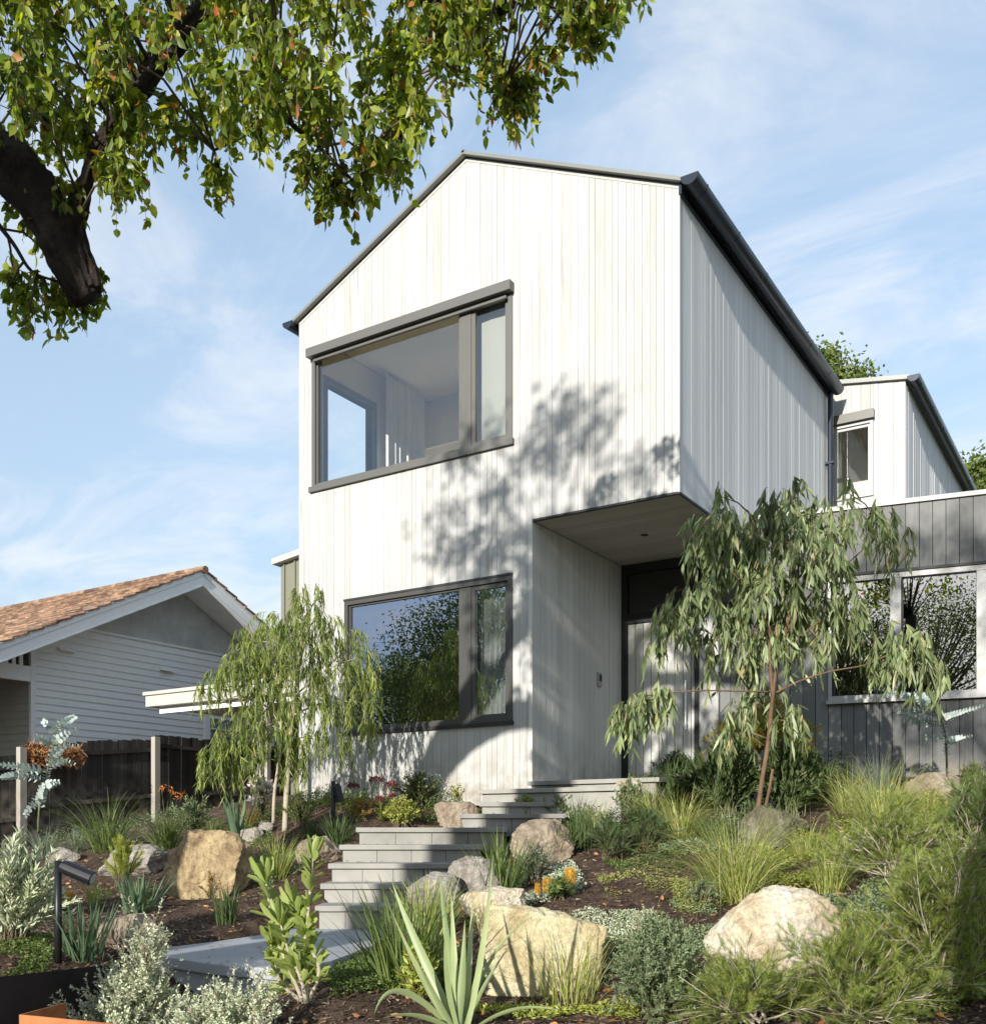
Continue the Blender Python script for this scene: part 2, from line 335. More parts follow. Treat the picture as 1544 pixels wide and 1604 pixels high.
LW = (-8.22, -5.82, 1.206, 2.817)           # lower window
hl = [(UW[0], UW[1], UW[2], UW[3]), (LW[0], LW[1], LW[2], LW[3])]
low = lambda x: 0.30 if x < XE else ZS
clad('front_wall', Vector((0, D + 0.02, 0)), ux, -uy, XL, XE, lambda s: 0.30, lambda s: top(s), hl, M['clad'], house, 3, jit=0.002, gap=0.003, widths=(.066, .088, .088, .112))
clad('front_wall', Vector((0, D + 0.02, 0)), ux, -uy, XE, XR, lambda s: ZS + 0.02, lambda s: top(s), [], M['clad'], house, 4, jit=0.002, gap=0.003, widths=(.066, .088, .088, .112))
# side walls (full length) - boards of uneven thickness catch the grazing sun
clad('side_wall', Vector((XR - 0.02, 0, 0)), uy, ux, D + 0.02, Y1, lambda s: ZS + 0.02, lambda s: ZEAVE - 0.02, [], M['clad_side'], house, 5, widths=(0.066, 0.088, 0.1), jit=0.002, gap=0.004)
clad('entry_wall', Vector((XE - 0.02, 0, 0)), uy, ux, D + 0.04, YE - 0.03, lambda s: 0.40, lambda s: ZS - 0.004, [], M['recess'], house, 6, widths=(0.12, 0.138), jit=0.004, gap=0.006)
# corner stops
MB().box(XE - 0.045, XE + 0.001, D - 0.006, D + 0.04, 0.30, ZS).build('corner_trim', M['recess'], house)
MB().box(XR - 0.012, XR + 0.008, D - 0.008, D + 0.012, ZS + 0.01, ZEAVE - 0.02).build('corner_trim', M['clad'], house)
# blockwork behind the boards, as room shells with openings
def shell(name, m):  # thin walls directly behind the cladding
    return MB(), name, m
b = MB()
y0, y1 = D + 0.02, D + 0.14
zt = ZEAVE - 0.1
for (a, c, z0, z1) in [(XL + .01, LW[0], .3, 3.2), (LW[1], XE - .05, .3, 3.2), (LW[0], LW[1], .3, LW[2]), (LW[0], LW[1], LW[3], 3.2),
                       (XL + .01, UW[0], 3.2, 6.36), (UW[1], XR - .05, 3.38, 6.36), (UW[0], UW[1], 3.38, UW[2]), (UW[0], UW[1], UW[3], 6.36)]:
    b.box(a, c, y0, y1, z0, z1)
b.extrude([(XL + .05, y0, 6.362), (XR - .05, y0, 6.362), (XM, y0, ZAP - 0.12)], (0, 0.12, 0))
b.box(XR - 0.14, XR - 0.025, y1, Y1, 3.38, 6.36)         # behind the side wall
b.box(XE - 0.12, XE - 0.025, y1, Y1, .3, 3.34)            # behind the entry wall
b.box(XL + 0.01, XR - .15, Y1 - .1, Y1, 3.5, 6.36)
b.box(XL + 0.01, XE - .15, Y1 - .1, Y1, .3, 3.3)
b.build('wall_core', M['backing'], house)
# left flank, with the bedroom's side window in it
b = MB(); sw = (D + 0.38, 10.80, 3.95, 5.78)
for (a, c, z0, z1) in [(D + .02, sw[0], .3, 6.40), (sw[1], Y1, .3, 6.40), (sw[0], sw[1], .3, sw[2]), (sw[0], sw[1], sw[3], 6.40)]:
    b.box(XL + .002, XL + .12, a, c, z0, z1)
b.build('flank_wall', M['clad_side'], house)
# roof: two thin metal slopes with a barge over the gable and a ridge cap
def slopes(x0, xm, x1, ze, zr, ya, yb, ov, th, parent, m):
    b = MB(); k = (zr - ze) / (xm - x0)
    for sgn, xe in ((1, x0), (-1, x1)):
        xo = xe - sgn * ov; zo = ze - k * ov
        b.extrude([(xo, ya, zo), (xm, ya, zr), (xm, ya, zr + th), (xo, ya, zo + th)], (0, yb - ya, 0))
    return b.build('roof', m, parent)
rf = slopes(XL, XM, XR, ZEAVE, ZAP, D - 0.06, Y1 + 0.05, 0.07, 0.03, house, M['roof'])
b = MB()
for i in range(26):                            # standing seams
    y = D + 0.15 + i * 0.22
    for sgn, xe in ((1, XL), (-1, XR)):
        k = (ZAP - ZEAVE) / (XM - XL)
        b.extrude([(xe - sgn * .05, y, ZEAVE - k * .05 + .03), (XM, y, ZAP + .03), (XM, y, ZAP + .048), (xe - sgn * .05, y, ZEAVE - k * .05 + .048)], (0, 0.02, 0))
b.build('roof_seam', M['roof'], rf)
b = MB(); b.tube([(XM, D - 0.075, ZAP + 0.03), (XM, Y1 + .05, ZAP + 0.03)], 0.022, 8); b.build('ridge_cap', M['roof'], rf)
# barge capping on the gable edge, pale grey
b = MB(); k = (ZAP - ZEAVE) / (XM - XL)
for sgn, xe in ((1, XL), (-1, XR)):
    xo = xe - sgn * 0.09; zo = ZEAVE - k * .09
    b.extrude([(xo, D - 0.075, zo - 0.004), (XM, D - 0.075, ZAP - 0.002), (XM, D - 0.075, ZAP + 0.036), (xo, D - 0.075, zo + 0.036)], (0, 0.013, 0))
b.build('barge_capping', M['roof'], rf)
b = MB(); b.extrude([(XL + .01, D - .004, ZEAVE - .05), (XM, D - .004, ZAP - .05), (XM, D - .004, ZAP - .012), (XL + .01, D - .004, ZEAVE - .012)], (0, .01, 0))
b.extrude([(XR - .01, D - .004, ZEAVE - .05), (XM, D - .004, ZAP - .05), (XM, D - .004, ZAP - .012), (XR - .01, D - .004, ZEAVE - .012)], (0, .01, 0))
b.build('gable_bead', M['clad'], rf)
# half round gutters
def gutter(x, ya, yb, z, r, sgn, parent, label=None):
    b = MB(); k = 14; ring = []
    for i in range(k + 1):
        a = math.pi * i / k; ring.append((x + sgn * r * (1 - math.cos(a)), z - r * 1.05 * math.sin(a)))
    inner = [(x + sgn * (r + (px - x - sgn * r) / r * (r - .004) * 1.0) if False else x + sgn * r + (px - (x + sgn * r)) * 0.95, z + (pz - z) * 0.95) for px, pz in ring]
    prof = ring + inner[::-1]; n = len(prof)
    V = [(p[0], ya, p[1]) for p in prof] + [(p[0], yb, p[1]) for p in prof]
    b.add(V, [(i, (i + 1) % n, n + (i + 1) % n, n + i) for i in range(n)])
    b.add([(p[0], ya, p[1]) for p in ring], [tuple(range(k + 1))])
    b.add([(p[0], yb, p[1]) for p in ring], [tuple(range(k + 1))[::-1]])
    g = b.build('gutter', M['gutter'], parent, smooth=False)
    c = MB(); y = ya + 0.25
    while y < yb:                              # brackets and joints
        rg2 = [(x + sgn * r + (px - (x + sgn * r)) * 1.06, z + (pz - z) * 1.06 + 0.004) for px, pz in ring]
        pr = rg2 + [(p[0], p[1]) for p in ring][::-1]
        MB().extrude([(p[0], y, p[1]) for p in pr], (0, 0.025, 0)).build('gutter_bracket', M['gutter'], g); y += 0.95
    return g
kk = (ZAP - ZEAVE) / (XM - XL)
gutter(XR + 0.045, D - 0.09, Y1 + 0.02, ZEAVE - kk * .07 + 0.03, 0.092, 1, house)
gutter(XL - 0.035, D - 0.09, Y1 + 0.02, ZEAVE - kk * .07 + 0.03, 0.082, -1, house)
# fascia under the gutter
MB().box(XR - 0.0, XR + 0.03, D - .02, Y1, ZEAVE - 0.12, ZEAVE - 0.005).build('fascia', M['gutter'], house)
# soffit under the overhang, dark edge trim
b = MB(); y = D + 0.045
while y < YE - 0.03:
    b.box(XE + .005, XR - 0.02, y, min(y + 0.084, YE - 0.01), ZS, ZS + 0.018); y += 0.088
sf = b.build('soffit', M['soffit'], house)
MB().box(XE, XR - .02, D + .04, YE, ZS + .019, ZS + .03).build('soffit_backing', M['backing'], sf)
b = MB(); b.box(XE + .003, XR + .004, D - .004, D + .04, ZS - 0.004, ZS + 0.018); b.box(XR - 0.018, XR + .004, D + .042, YE + 3, ZS - .004, ZS + 0.018); b.build('drip_edge', M['seal'], house)
pdl = onZ(1009, 838, ZS)
MB().tube([(pdl.x, pdl.y, ZS - .003), (pdl.x, pdl.y, ZS + .01)], 0.045, 20).build('downlight', M['black'], sf)
# door wall: dark frame with transom window, door, side light
dx0, dx1 = -5.49, -4.60
b = MB(); ft, zh = 2.62, 3.30
b.box(XE + .001, XE + .075, YE - .03, YE + .05, ZP, ZS - .002)
b.box(XE + .076, XR - .03, YE - .03, YE + .05, zh - .05, ZS - .002)
b.box(XE + .076, XR - .03, YE - .03, YE + .05, ft, ft + .12)
b.box(dx1, dx1 + .06, YE - .03, YE + .05, ZP, ft - .001)
b.box(dx1, dx1 + .06, YE - .03, YE + .05, ft + .121, zh - .051)
df = b.build('entry_frame', M['seal'], house)
pane((XE + .076, YE + .01, 0), ux, dx1 - XE - .077, ft + .121, zh - .051).build('transom_glass', glass('glass_transom', 0.05, (.5, .5, .48)), df)
door = clad('door', Vector((0, YE + .02, 0)), ux, -uy, XE + .078, dx1 - .004, lambda s: ZP + .02, lambda s: ft - .006, [], M['recess'], house, 9, widths=(0.105,), gap=0.009, jit=0.001)
b = MB(); hx = dx1 - 0.10; b.tube([(hx, YE - .06, 1.25), (hx, YE - .06, 1.85)], 0.013, 10); b.box(hx - .006, hx + .006, YE - .05, YE, 1.32, 1.34); b.box(hx - .006, hx + .006, YE - .05, YE, 1.76, 1.78)
b.build('door_handle', plain('steel', (.6, .6, .6), .25, .9), door)
MB().box(dx1 + .062, dx1 + .30, YE - .02, YE + .04, ZP, ft - .001).build('side_panel', M['frame_pale'], house)
clad('entry_back_wall', Vector((0, YE + .045, 0)), ux, -uy, dx1 + .302, XR - .03, lambda s: .4, lambda s: ft - .002, [], M['dark'], house, 19, widths=(.135,), gap=.008)
MB().box(XE + .0, XR + .0, YE + .06, YE + .1, .4, ZS).build('entry_wall_core', M['plaster_dark'], house)
# intercom
p = onX(937, 1065, XE); ic = MB().box(XE - .001, XE + .03, p.y - .045, p.y + .045, p.z - .085, p.z + .085).build('intercom', M['frame_pale'], house, bevel=.004)
MB().box(XE + .0301, XE + .034, p.y - .03, p.y + .03, p.z - .02, p.z + .06).build('intercom_lens', M['seal'], ic)

# windows in the facade
def window(name, X0, X1, Z0, Z1, m, gm, mull, deep, label=None, split=None, pane_m=None):
    fw = 0.055; yf = D - 0.012; yb = D + 0.12
    w = MB(); w.box(X0, X1, yf, yb, Z0, Z0 + fw); w.box(X0, X1, yf, yb, Z1 - fw, Z1)
    w.box(X0, X0 + fw, yf, yb, Z0 + fw + .0005, Z1 - fw - .0005); w.box(X1 - fw, X1, yf, yb, Z0 + fw + .0005, Z1 - fw - .0005)
    f = w.build(name, m, house)
    if label: f['label'] = label
    a, c = mull
    MB().box(a, c, yf + .02, yb - .01, Z0 + fw + .001, Z1 - fw - .001).build('mullion', m, f)
    for (q0, q1), sa, ins in (((X0 + fw + .001, a - .001), .022, .03), ((c + .001, X1 - fw - .001), .05, .028)):
        s = MB(); z0, z1 = Z0 + fw + .001, Z1 - fw - .001; ya, yc = yf + ins, yf + ins + .05
        s.box(q0, q1, ya, yc, z0, z0 + sa); s.box(q0, q1, ya, yc, z1 - sa, z1); s.box(q0, q0 + sa, ya, yc, z0 + sa + .0005, z1 - sa - .0005); s.box(q1 - sa, q1, ya, yc, z0 + sa + .0005, z1 - sa - .0005)
        s.build('sash', m, f)
        pane((q0 + sa - .002, ya + .02, 0), ux, q1 - q0 - 2 * sa + .004, z0 + sa - .002, z1 - sa + .002).build('glass', gm, f)
    return f
wu = window('window', *UW, M['frame_up'], M['glass_up'], (-6.521, -6.373), 0, 'wide grey framed window under the gable')
b = MB(); b.box(UW[0] - .02, UW[1] + .02, D - 0.10, D + .003, UW[3] - .085, UW[3] + .02); b.build('blind_hood', M['frame_up'], wu)
b = MB(); b.box(UW[0] + .056, UW[1] - .056, D - 0.05, D - .013, UW[3] - .14, UW[3] - .112); b.build('blind_rail', M['frame_up'], wu)
MB().box(UW[0] + .056, UW[1] - .056, D - .02, D - .0125, UW[3] - .112, UW[3] - .0855).build('shadow_gap', M['seal'], wu)
b = MB(); b.box(UW[0] - .03, UW[1] + .02, D - 0.04, D + .003, UW[2] - .035, UW[2] + .03); b.build('window_sill', M['frame_up'], wu)
wl = window('window', *LW, M['frame'], M['glass_low'], (-6.521, -6.373), 0, 'dark framed ground floor window with reflections of trees')
b = MB(); b.box(LW[0] - .02, LW[1] + .012, D - 0.03, D + .003, LW[2] - .03, LW[2] + .012); b.build('window_sill', M['seal'], wl)
b = MB(); b.box(LW[0] - .006, LW[1] + .006, D - 0.02, D + .003, LW[3] - .004, LW[3] + .02); b.build('window_hood', M['seal'], wl)
# rooms behind them
def room(nm, x0, x1, ya, yb, z0, z1, m, mf):
    b = MB(); b.box(x0, x1, yb, yb + .05, z0, z1); b.box(x0, x1, ya, yb, z1 + .001, z1 + .05)
    b.box(x1 + .001, x1 + .05, ya, yb, z0, z1); b.box(x0, x1, ya, yb, z0 - .05, z0 - .001)
    if nm == 'lower': b.box(x0 - .05, x0 - .001, ya, yb, z0, z1)
    return b.build('room_lining', m, house)
room('upper', XL + .13, -4.2, D + .15, 13.3, 3.5, 6.28, M['plaster'], None)
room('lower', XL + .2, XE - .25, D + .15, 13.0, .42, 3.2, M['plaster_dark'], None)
b = MB(); xa = XL + .121
b.box(xa, xa + .01, D + .15, sw[0] - .07, 3.5, 6.27); b.box(xa, xa + .01, sw[1] + .07, 13.3, 3.5, 6.27); b.box(xa, xa + .01, sw[0] - .07, sw[1] + .07, sw[3] + .07, 6.27)
b.build('room_wall', M['plaster'], house)
b = MB(); b.box(XL + .0, XL + .145, sw[0] - .069, sw[0], sw[2], sw[3] + .07); b.box(XL + .0, XL + .145, sw[1], sw[1] + .069, sw[2], sw[3] + .07); b.box(XL + .0, XL + .145, sw[0] + .001, sw[1] - .001, sw[3], sw[3] + .07)
b.build('side_window', M['frame'], house)
b = MB(); b.extrude([(XL + .14, 12.0, 6.279), (-5.3, 12.0, 6.279), (-5.3, 12.0, 5.6), (XL + .14, 12.0, 5.6)], (0, .03, 0)); b.build('bulkhead', M['plaster'], house)
def curtain(label, x0, x1, y, z0, z1, amp, waves, along='x', cm=None):
    n = int(waves * 10); V = []; Fc = []
    for i in range(n + 1):
        t = i / n; q = x0 + (x1 - x0) * t; o = amp * math.sin(t * waves * 2 * math.pi) + amp * .4 * math.sin(t * waves * 3.7 + 1)
        for z, kx in ((z0, 1.0), ((z0 + z1) / 2, .85), (z1, .7)):
            V.append((q, y + o * kx, z) if along == 'x' else (y + o * kx, q, z))
    for i in range(n):
        for j in range(2): a = i * 3 + j; Fc.append((a, a + 3, a + 4, a + 1))
    me = npmesh(V, Fc, True); o = link('curtain', me, cm or M['curtain']); return tag(o, label, 'curtain')
curtain('sheer pale curtain drawn back at the far corner of the upper window', 10.86, 11.75, XL + .30, 3.55, 6.22, .035, 10, 'y')
curtain('white sheer curtain behind the narrow pane of the ground floor window', -6.42, -5.87, D + .22, .6, 3.1, .028, 8)
curtain('pale curtain behind the narrow pane of the upper window', -6.40, -5.85, D + .16, 3.55, 6.26, .004, 2, 'x', plain('roller_blind', (.34, .335, .30), .9, vary=.03))

# ---- second upper volume, set back on the right
X2, Y2 = -2.87, 15.37
up = lambda x: 6.43 + (x - X2) * -0.16
vol2 = empty('rear_wing', (-2.9, Y2, 3.7), 'smaller pale timber upper storey stepping back beside the dark wing', 'building wing')
c0 = onY(1303, 655, Y2); c1 = onY(1368, 650, Y2); zt_, zb_ = onY(1368, 650, Y2).z, onY(1368, 776, Y2).z
wx0, wx1 = c0.x, c1.x
clad('front_wall', Vector((0, Y2 + .02, 0)), ux, -uy, -4.6, X2, lambda s: 3.4, lambda s: up(s), [(wx0, wx1, zb_, zt_)], M['clad'], vol2, 13, gap=0.003)
clad('side_wall', Vector((X2 - .02, 0, 0)), uy, ux, Y2 + .02, 23, lambda s: 3.4, lambda s: 6.40, [], M['clad_side'], vol2, 14, widths=(0.066, 0.088, 0.12), jit=0.007)
b = MB(); b.box(-4.6, wx0, Y2 + .021, Y2 + .1, 3.4, 6.4); b.box(wx1, X2 - .05, Y2 + .021, Y2 + .1, 3.4, 6.4); b.box(wx0, wx1, Y2 + .021, Y2 + .1, 3.4, zb_); b.box(wx0, wx1, Y2 + .021, Y2 + .1, zt_, 6.4); b.box(X2 - .12, X2 - .022, Y2 + .1, 23, 3.4, 6.38)
b.box(-4.6, X2 - .13, Y2 + 1.2, Y2 + 1.25, 3.4, 6.38); b.build('wall_core', M['plaster'], vol2)
b = MB(); b.extrude([(X2 + .07, Y2 - .06, 6.42), (-5.6, Y2 - .06, 6.42 + .44), (-5.6, Y2 - .06, 6.42 + .50), (X2 + .07, Y2 - .06, 6.48)], (0, 8, 0)); b.build('roof', M['roof'], vol2)
gutter(X2 + .035, Y2 - .09, 23, 6.45, .085, 1, vol2)
w = MB(); yf = Y2 - .03; fw = .045
w.box(wx0, wx1, yf, Y2 + .08, zb_, zb_ + fw); w.box(wx0, wx1, yf, Y2 + .08, zt_ - fw - .06, zt_ - .06); w.box(wx0, wx0 + fw, yf, Y2 + .08, zb_ + fw + .0005, zt_ - fw - .0605); w.box(wx1 - fw, wx1, yf, Y2 + .08, zb_ + fw + .0005, zt_ - fw - .0605)
w2 = w.build('window', M['frame_pale'], vol2)
MB().box(wx0 - .02, wx1 + .02, Y2 - .09, Y2 + .0, zt_ - .058, zt_ + .07).build('window_hood', M['frame_up'], w2)
w = MB(); a, c, z0, z1 = wx0 + fw + .001, wx1 - fw - .001, zb_ + fw + .001, zt_ - fw - .061
w.box(a, c, yf + .03, yf + .07, z0, z0 + .04); w.box(a, c, yf + .03, yf + .07, z1 - .04, z1); w.box(a, a + .03, yf + .03, yf + .07, z0 + .0405, z1 - .0405); w.box(c - .03, c, yf + .03, yf + .07, z0 + .0405, z1 - .0405)
w.build('sash', M['frame_pale'], w2)
pane((a + .029, yf + .047, 0), ux, c - a - .058, z0 + .039, z1 - .039).build('glass', M['glass_up'], w2)
# downpipe in the corner between the two volumes
p = onX(1298, 640, XR + .06)
b = MB(); b.tube([(XR + .07, Y1 - .12, ZEAVE - .08), (XR + .07, Y1 - .12, 3.5)], .04, 12); b.box(XR - .01, XR + .12, Y1 - .17, Y1 - .07, 5.3, 5.33); b.build('downpipe', M['gutter'], house, smooth=False)

# ---- single storey wing, turned ten degrees
WA = rad(10); we = Vector((math.cos(WA), math.sin(WA), 0)); wn = Vector((math.sin(WA), -math.cos(WA), 0)); wo = Vector((XR + .0, YE, 0))
def wingpt(px, py):
    q = ray(px, py); t = wo.dot(wn) / q.dot(wn); p = q * t; return (p - wo).dot(we), p.z
zc = 0.5 * (wingpt(1330, 790)[1] + wingpt(1540, 770)[1])
wu0, _ = wingpt(1297, 1000); _, wz1 = wingpt(1480, 890); _, wz0 = wingpt(1480, 1090)
wu1, _ = wingpt(1640, 1000); m1 = wingpt(1394, 1000)[0]; m2 = wingpt(1411, 1000)[0]; m3 = wingpt(1529, 1000)[0]; m4 = wingpt(1546, 1000)[0]
wing = empty('ground_floor_wing', wo + we * 1.5 + Vector((0, 0, .5)), 'low charcoal timber wing with a pale framed window strip behind the drooping gum', 'building wing')
clad('wall', wo + wn * -.02, we, wn, 0.01, 9.0, lambda s: .3, lambda s: zc - .05, [(wu0, wu1, wz0, wz1)], M['dark'], wing, 21, widths=(0.135, 0.14), gap=0.008, jit=0.002)
b = MB(); b.obox(wo, we, wn, -.0, wu0, -.14, -.021, .3, zc - .06); b.obox(wo, we, wn, wu1, 9, -.14, -.021, .3, zc - .06); b.obox(wo, we, wn, wu0, wu1, -.14, -.021, .3, wz0); b.obox(wo, we, wn, wu0, wu1, -.14, -.021, wz1, zc - .06)
b.build('wall_core', M['backing'], wing)
MB().obox(wo, we, wn, -.0, 9.1, -.35, .03, zc - .05, zc + .0).build('parapet_capping', plain('capping_metal', (.24, .24, .23), .5, .2), wing)
MB().obox(wo, we, wn, .0, 9.0, -4.0, -.16, zc - .25, zc - .2).build('flat_roof', M['roof'], wing)
w = MB(); fw = .05
w.obox(wo, we, wn, wu0, wu1, -.06, .03, wz0, wz0 + fw); w.obox(wo, we, wn, wu0, wu1, -.06, .03, wz1 - fw * 1.2, wz1); w.obox(wo, we, wn, wu0, wu0 + .04, -.06, .03, wz0 + fw + .0005, wz1 - fw * 1.2 - .0005)
for a, c in ((m1, m2), (m3, m4)): w.obox(wo, we, wn, a, c, -.05, .025, wz0 + fw + .0005, wz1 - fw * 1.2 - .0005)
ww = w.build('window', M['frame_pale'], wing)
MB().obox(wo, we, wn, wu0 - .02, wu1, .0, .06, wz0 - .04, wz0 - .001).build('window_sill', M['frame_pale'], ww)
MB().obox(wo, we, wn, wu0 - .02, wu1, .0, .05, wz1 + .001, wz1 + .03).build('window_hood', M['seal'], ww)
for a, c in ((wu0 + .05, m1), (m2, m3), (m4, wu1)):
    pane(wo + we * a - wn * .027, we, c - a - .001, wz0 + fw, wz1 - fw * 1.2).build('glass', M['glass_wing'], ww)
    MB().obox(wo, we, wn, a + .001, a + .025, -.04, -.01, wz0 + fw, wz1 - .07).build('glazing_bead', M['seal'], ww)
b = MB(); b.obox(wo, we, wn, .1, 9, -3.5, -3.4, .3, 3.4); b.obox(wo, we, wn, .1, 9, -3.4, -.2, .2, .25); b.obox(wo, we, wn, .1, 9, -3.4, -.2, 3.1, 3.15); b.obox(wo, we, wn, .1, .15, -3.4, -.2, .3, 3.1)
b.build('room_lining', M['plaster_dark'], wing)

# ---- far rear box on the left
p = onY(438, 878, 15.6); rb = empty('rear_annexe', (p.x + .5, 15.6, .3), 'narrow olive standing seam annexe peeping past the left edge of the house', 'building wing')
rx = onY(440, 878, 15.6).x; z0_ = onY(440, 884, 15.6).z; z1_ = onY(468, 874, 15.6).z; sl_ = (z1_ - z0_) / .45
b = MB(); b.extrude([(rx, 15.6, .3), (rx + 2.5, 15.6, .3), (rx + 2.5, 15.6, z0_ + .3), (rx, 15.6, z0_ + .0)], (0, 6, 0)); wl_ = b.build('wall', M['olive'], rb)
b = MB(); x = rx + .1
while x < rx + 2.4: b.box(x, x + .03, 15.565, 15.6, .3, z0_ + (x - rx) * .12); x += .3
b.build('seam', M['olive'], rb)
b = MB(); b.extrude([(rx - .12, 15.45, z0_ - .02), (rx + 2.5, 15.45, z0_ + .3), (rx + 2.5, 15.45, z0_ + .42), (rx - .12, 15.45, z0_ + .1)], (0, 6.2, 0)); b.build('roof', M['cream'], rb)
# ------------------------------------------------------------------ terrain
CP = [  # pixel x, pixel y, distance -> ground surface
 (30,1330,16.0),(235,1300,17.5),(330,1290,18),(60,1400,9.5),(20,1450,7.2),(95,1512,5.9),(180,1445,7.6),(315,1412,8.6),(180,1330,12.5),(300,1296,13.5),(350,1420,8.2),
 (400,1330,10.8),(447,1303,10.8),(500,1338,10.0),(560,1302,10.6),(620,1296,10.6),(700,1290,10.9),(560,1252,12.2),(660,1250,11.9),(480,1262,12.2),(350,1262,14.5),
 (260,1470,7.1),(190,1590,5.75),(300,1600,5.6),(410,1575,5.45),(330,1640,5.0),(480,1560,5.1),(560,1530,5.6),(640,1530,6.0),(620,1590,4.9),(720,1615,4.75),(850,1575,5.5),(940,1600,4.9),
 (700,1410,7.9),(770,1400,8.1),(800,1330,9.6),(860,1400,7.7),(900,1340,9.0),(830,1440,6.9),(1000,1380,7.7),(1000,1430,6.9),(900,1300,10.1),(980,1262,10.4),
 (1080,1300,9.3),(1185,1290,9.0),(1150,1410,7.1),(1040,1540,5.5),(1100,1420,7.0),(1230,1540,5.5),(1210,1400,7.0),(1300,1420,6.5),(1250,1330,8.2),(1380,1330,7.8),(1480,1560,4.9),
 (1400,1440,6.0),(1500,1400,6.3),(1420,1250,9.8),(1480,1218,11.0),(1540,1215,11.0),(1300,1235,10.6),(1150,1240,10.9),(1040,1238,10.9),(1540,1300,8.0),(1540,1500,5.2),(1300,1600,4.6),(1100,1600,4.8),
]
cps = np.array([tuple(at(*c)) for c in CP])
ext = np.array([(-20, 12, .1), (-16, 20, .5), (-14, 6, -.55), (-18, 7, -.45), (-9, 16, .45), (0, 16, .9), (4, 12, .9), (4, 7, .1), (4, 3, -.85), (-1, 2.5, -1.2), (-6, 2.2, -1.15), (-10, 3, -1.0), (-3, 1.5, -1.35)])
cps = np.vstack([cps, ext])
def tps_fit(P, lam=0.02):
    n = len(P); d = np.linalg.norm(P[:, None, :2] - P[None, :, :2], axis=2); K = np.where(d > 0, d * d * np.log(d + 1e-12), 0) + lam * np.eye(n)
    A = np.zeros((n + 3, n + 3)); A[:n, :n] = K; A[:n, n] = 1; A[:n, n + 1:] = P[:, :2]; A[n:, :n] = A[:n, n:].T
    return np.linalg.solve(A, np.concatenate([P[:, 2], np.zeros(3)]))
TW = tps_fit(cps)
def tz(x, y):
    x = np.atleast_1d(np.asarray(x, float)); y = np.atleast_1d(np.asarray(y, float))
    d = np.hypot(x[:, None] - cps[None, :, 0], y[:, None] - cps[None, :, 1])
    z = (np.where(d > 0, d * d * np.log(d + 1e-12), 0)) @ TW[:-3] + TW[-3] + TW[-2] * x + TW[-1] * y
    return np.clip(z, -1.45, 1.0)
def gz(x, y): return float(tz(x, y)[0])
def G(px, py):          # where the line of sight meets the ground
    q = ray(px, py); ts = np.arange(3.0, 26, 0.05); z = tz(q.x * ts, q.y * ts); k = np.where(z >= q.z * ts)[0]
    t = ts[k[0]] if len(k) else 12.0
    return Vector((q.x * t, q.y * t, gz(q.x * t, q.y * t))), t

mulch = ramp3('bark_mulch', 7, [(0.30, (0.035, 0.022, 0.015)), (0.5, (0.085, 0.055, 0.038)), (0.68, (0.16, 0.11, 0.075)), (0.82, (0.26, 0.19, 0.13))], bump=1.0, rough=0.95, dist=0.02, fine=70)
nx, ny = 230, 210
gx = np.linspace(-26, 8, nx); gy = np.linspace(1.2, 26, ny); XX, YY = np.meshgrid(gx, gy); ZZ = tz(XX.ravel(), YY.ravel())
rngn = np.random.default_rng(5)
bumps = np.array([mnoise.noise(Vector((x * 1.7, y * 1.7, 0))) * .03 + mnoise.noise(Vector((x * 6, y * 6, 3))) * .014 for x, y in zip(XX.ravel(), YY.ravel())])
# keep the ground below the paving and rooms
def inpoly(X, Y, P):
    c = np.zeros(X.shape, bool); n = len(P)
    for i in range(n):
        (x1, y1), (x2, y2) = P[i], P[(i + 1) % n]
        with np.errstate(divide='ignore', invalid='ignore'): c ^= ((y1 > Y) != (y2 > Y)) & (X < (x2 - x1) * (Y - y1) / (y2 - y1) + x1)
    return c
R_, Fw = Vector((CA, SA, 0)), Vector((-SA, CA, 0))       # rightwards and away as seen along the path
def RF(r, f, z=0): return R_ * r + Fw * f + Vector((0, 0, z))
STEPS = [  # left px, right px, front depth, back depth, top z  (risers square to the path)
 (500, 665, 8.0, 8.40, -.576), (508, 690, 8.35, 8.75, -.421), (520, 712, 8.70, 9.10, -.266), (537, 752, 9.05, 9.45, -.111), (563, 790, 9.40, 10.5, .044),
 (724, 880, 9.95, 10.5, .180), (755, 905, 10.35, 10.9, .305)]
zf = ZZ + bumps
for l, r, f0, f1, zt_ in STEPS:
    P = [RF((l - CX) / F * f0 + .05, f0 + .06), RF((r - CX) / F * f0 - .05, f0 + .06), RF((r - CX) / F * f0 - .05, f1 + .12), RF((l - CX) / F * f0 + .05, f1 + .12)]
    k = inpoly(XX.ravel(), YY.ravel(), [(p.x, p.y) for p in P]); zf = np.where(k, np.minimum(zf, zt_ - .16), zf)
LANDZ = -.76
LP = [onZ(203, 1491, LANDZ), onZ(330, 1510, LANDZ), onZ(440, 1519, LANDZ), onZ(520, 1505, LANDZ), onZ(585, 1481, LANDZ), onZ(612, 1468, LANDZ), RF(-.80, 8.06, LANDZ), RF(-1.6, 8.06, LANDZ), onZ(420, 1463, LANDZ), onZ(330, 1476, LANDZ)]
lc = sum(LP, Vector()) / len(LP); k = inpoly(XX.ravel(), YY.ravel(), [(lc.x + (p.x - lc.x) * 1.10, lc.y + (p.y - lc.y) * 1.16) for p in LP]); zf = np.where(k, np.minimum(zf, LANDZ - .10), zf)
k = (XX.ravel() > XL - .1) & (XX.ravel() < XE + 2.5) & (YY.ravel() > 9.6) & (YY.ravel() < 16); zf = np.where(k, np.minimum(zf, .28), zf)
V = np.stack([XX.ravel(), YY.ravel(), zf], 1)
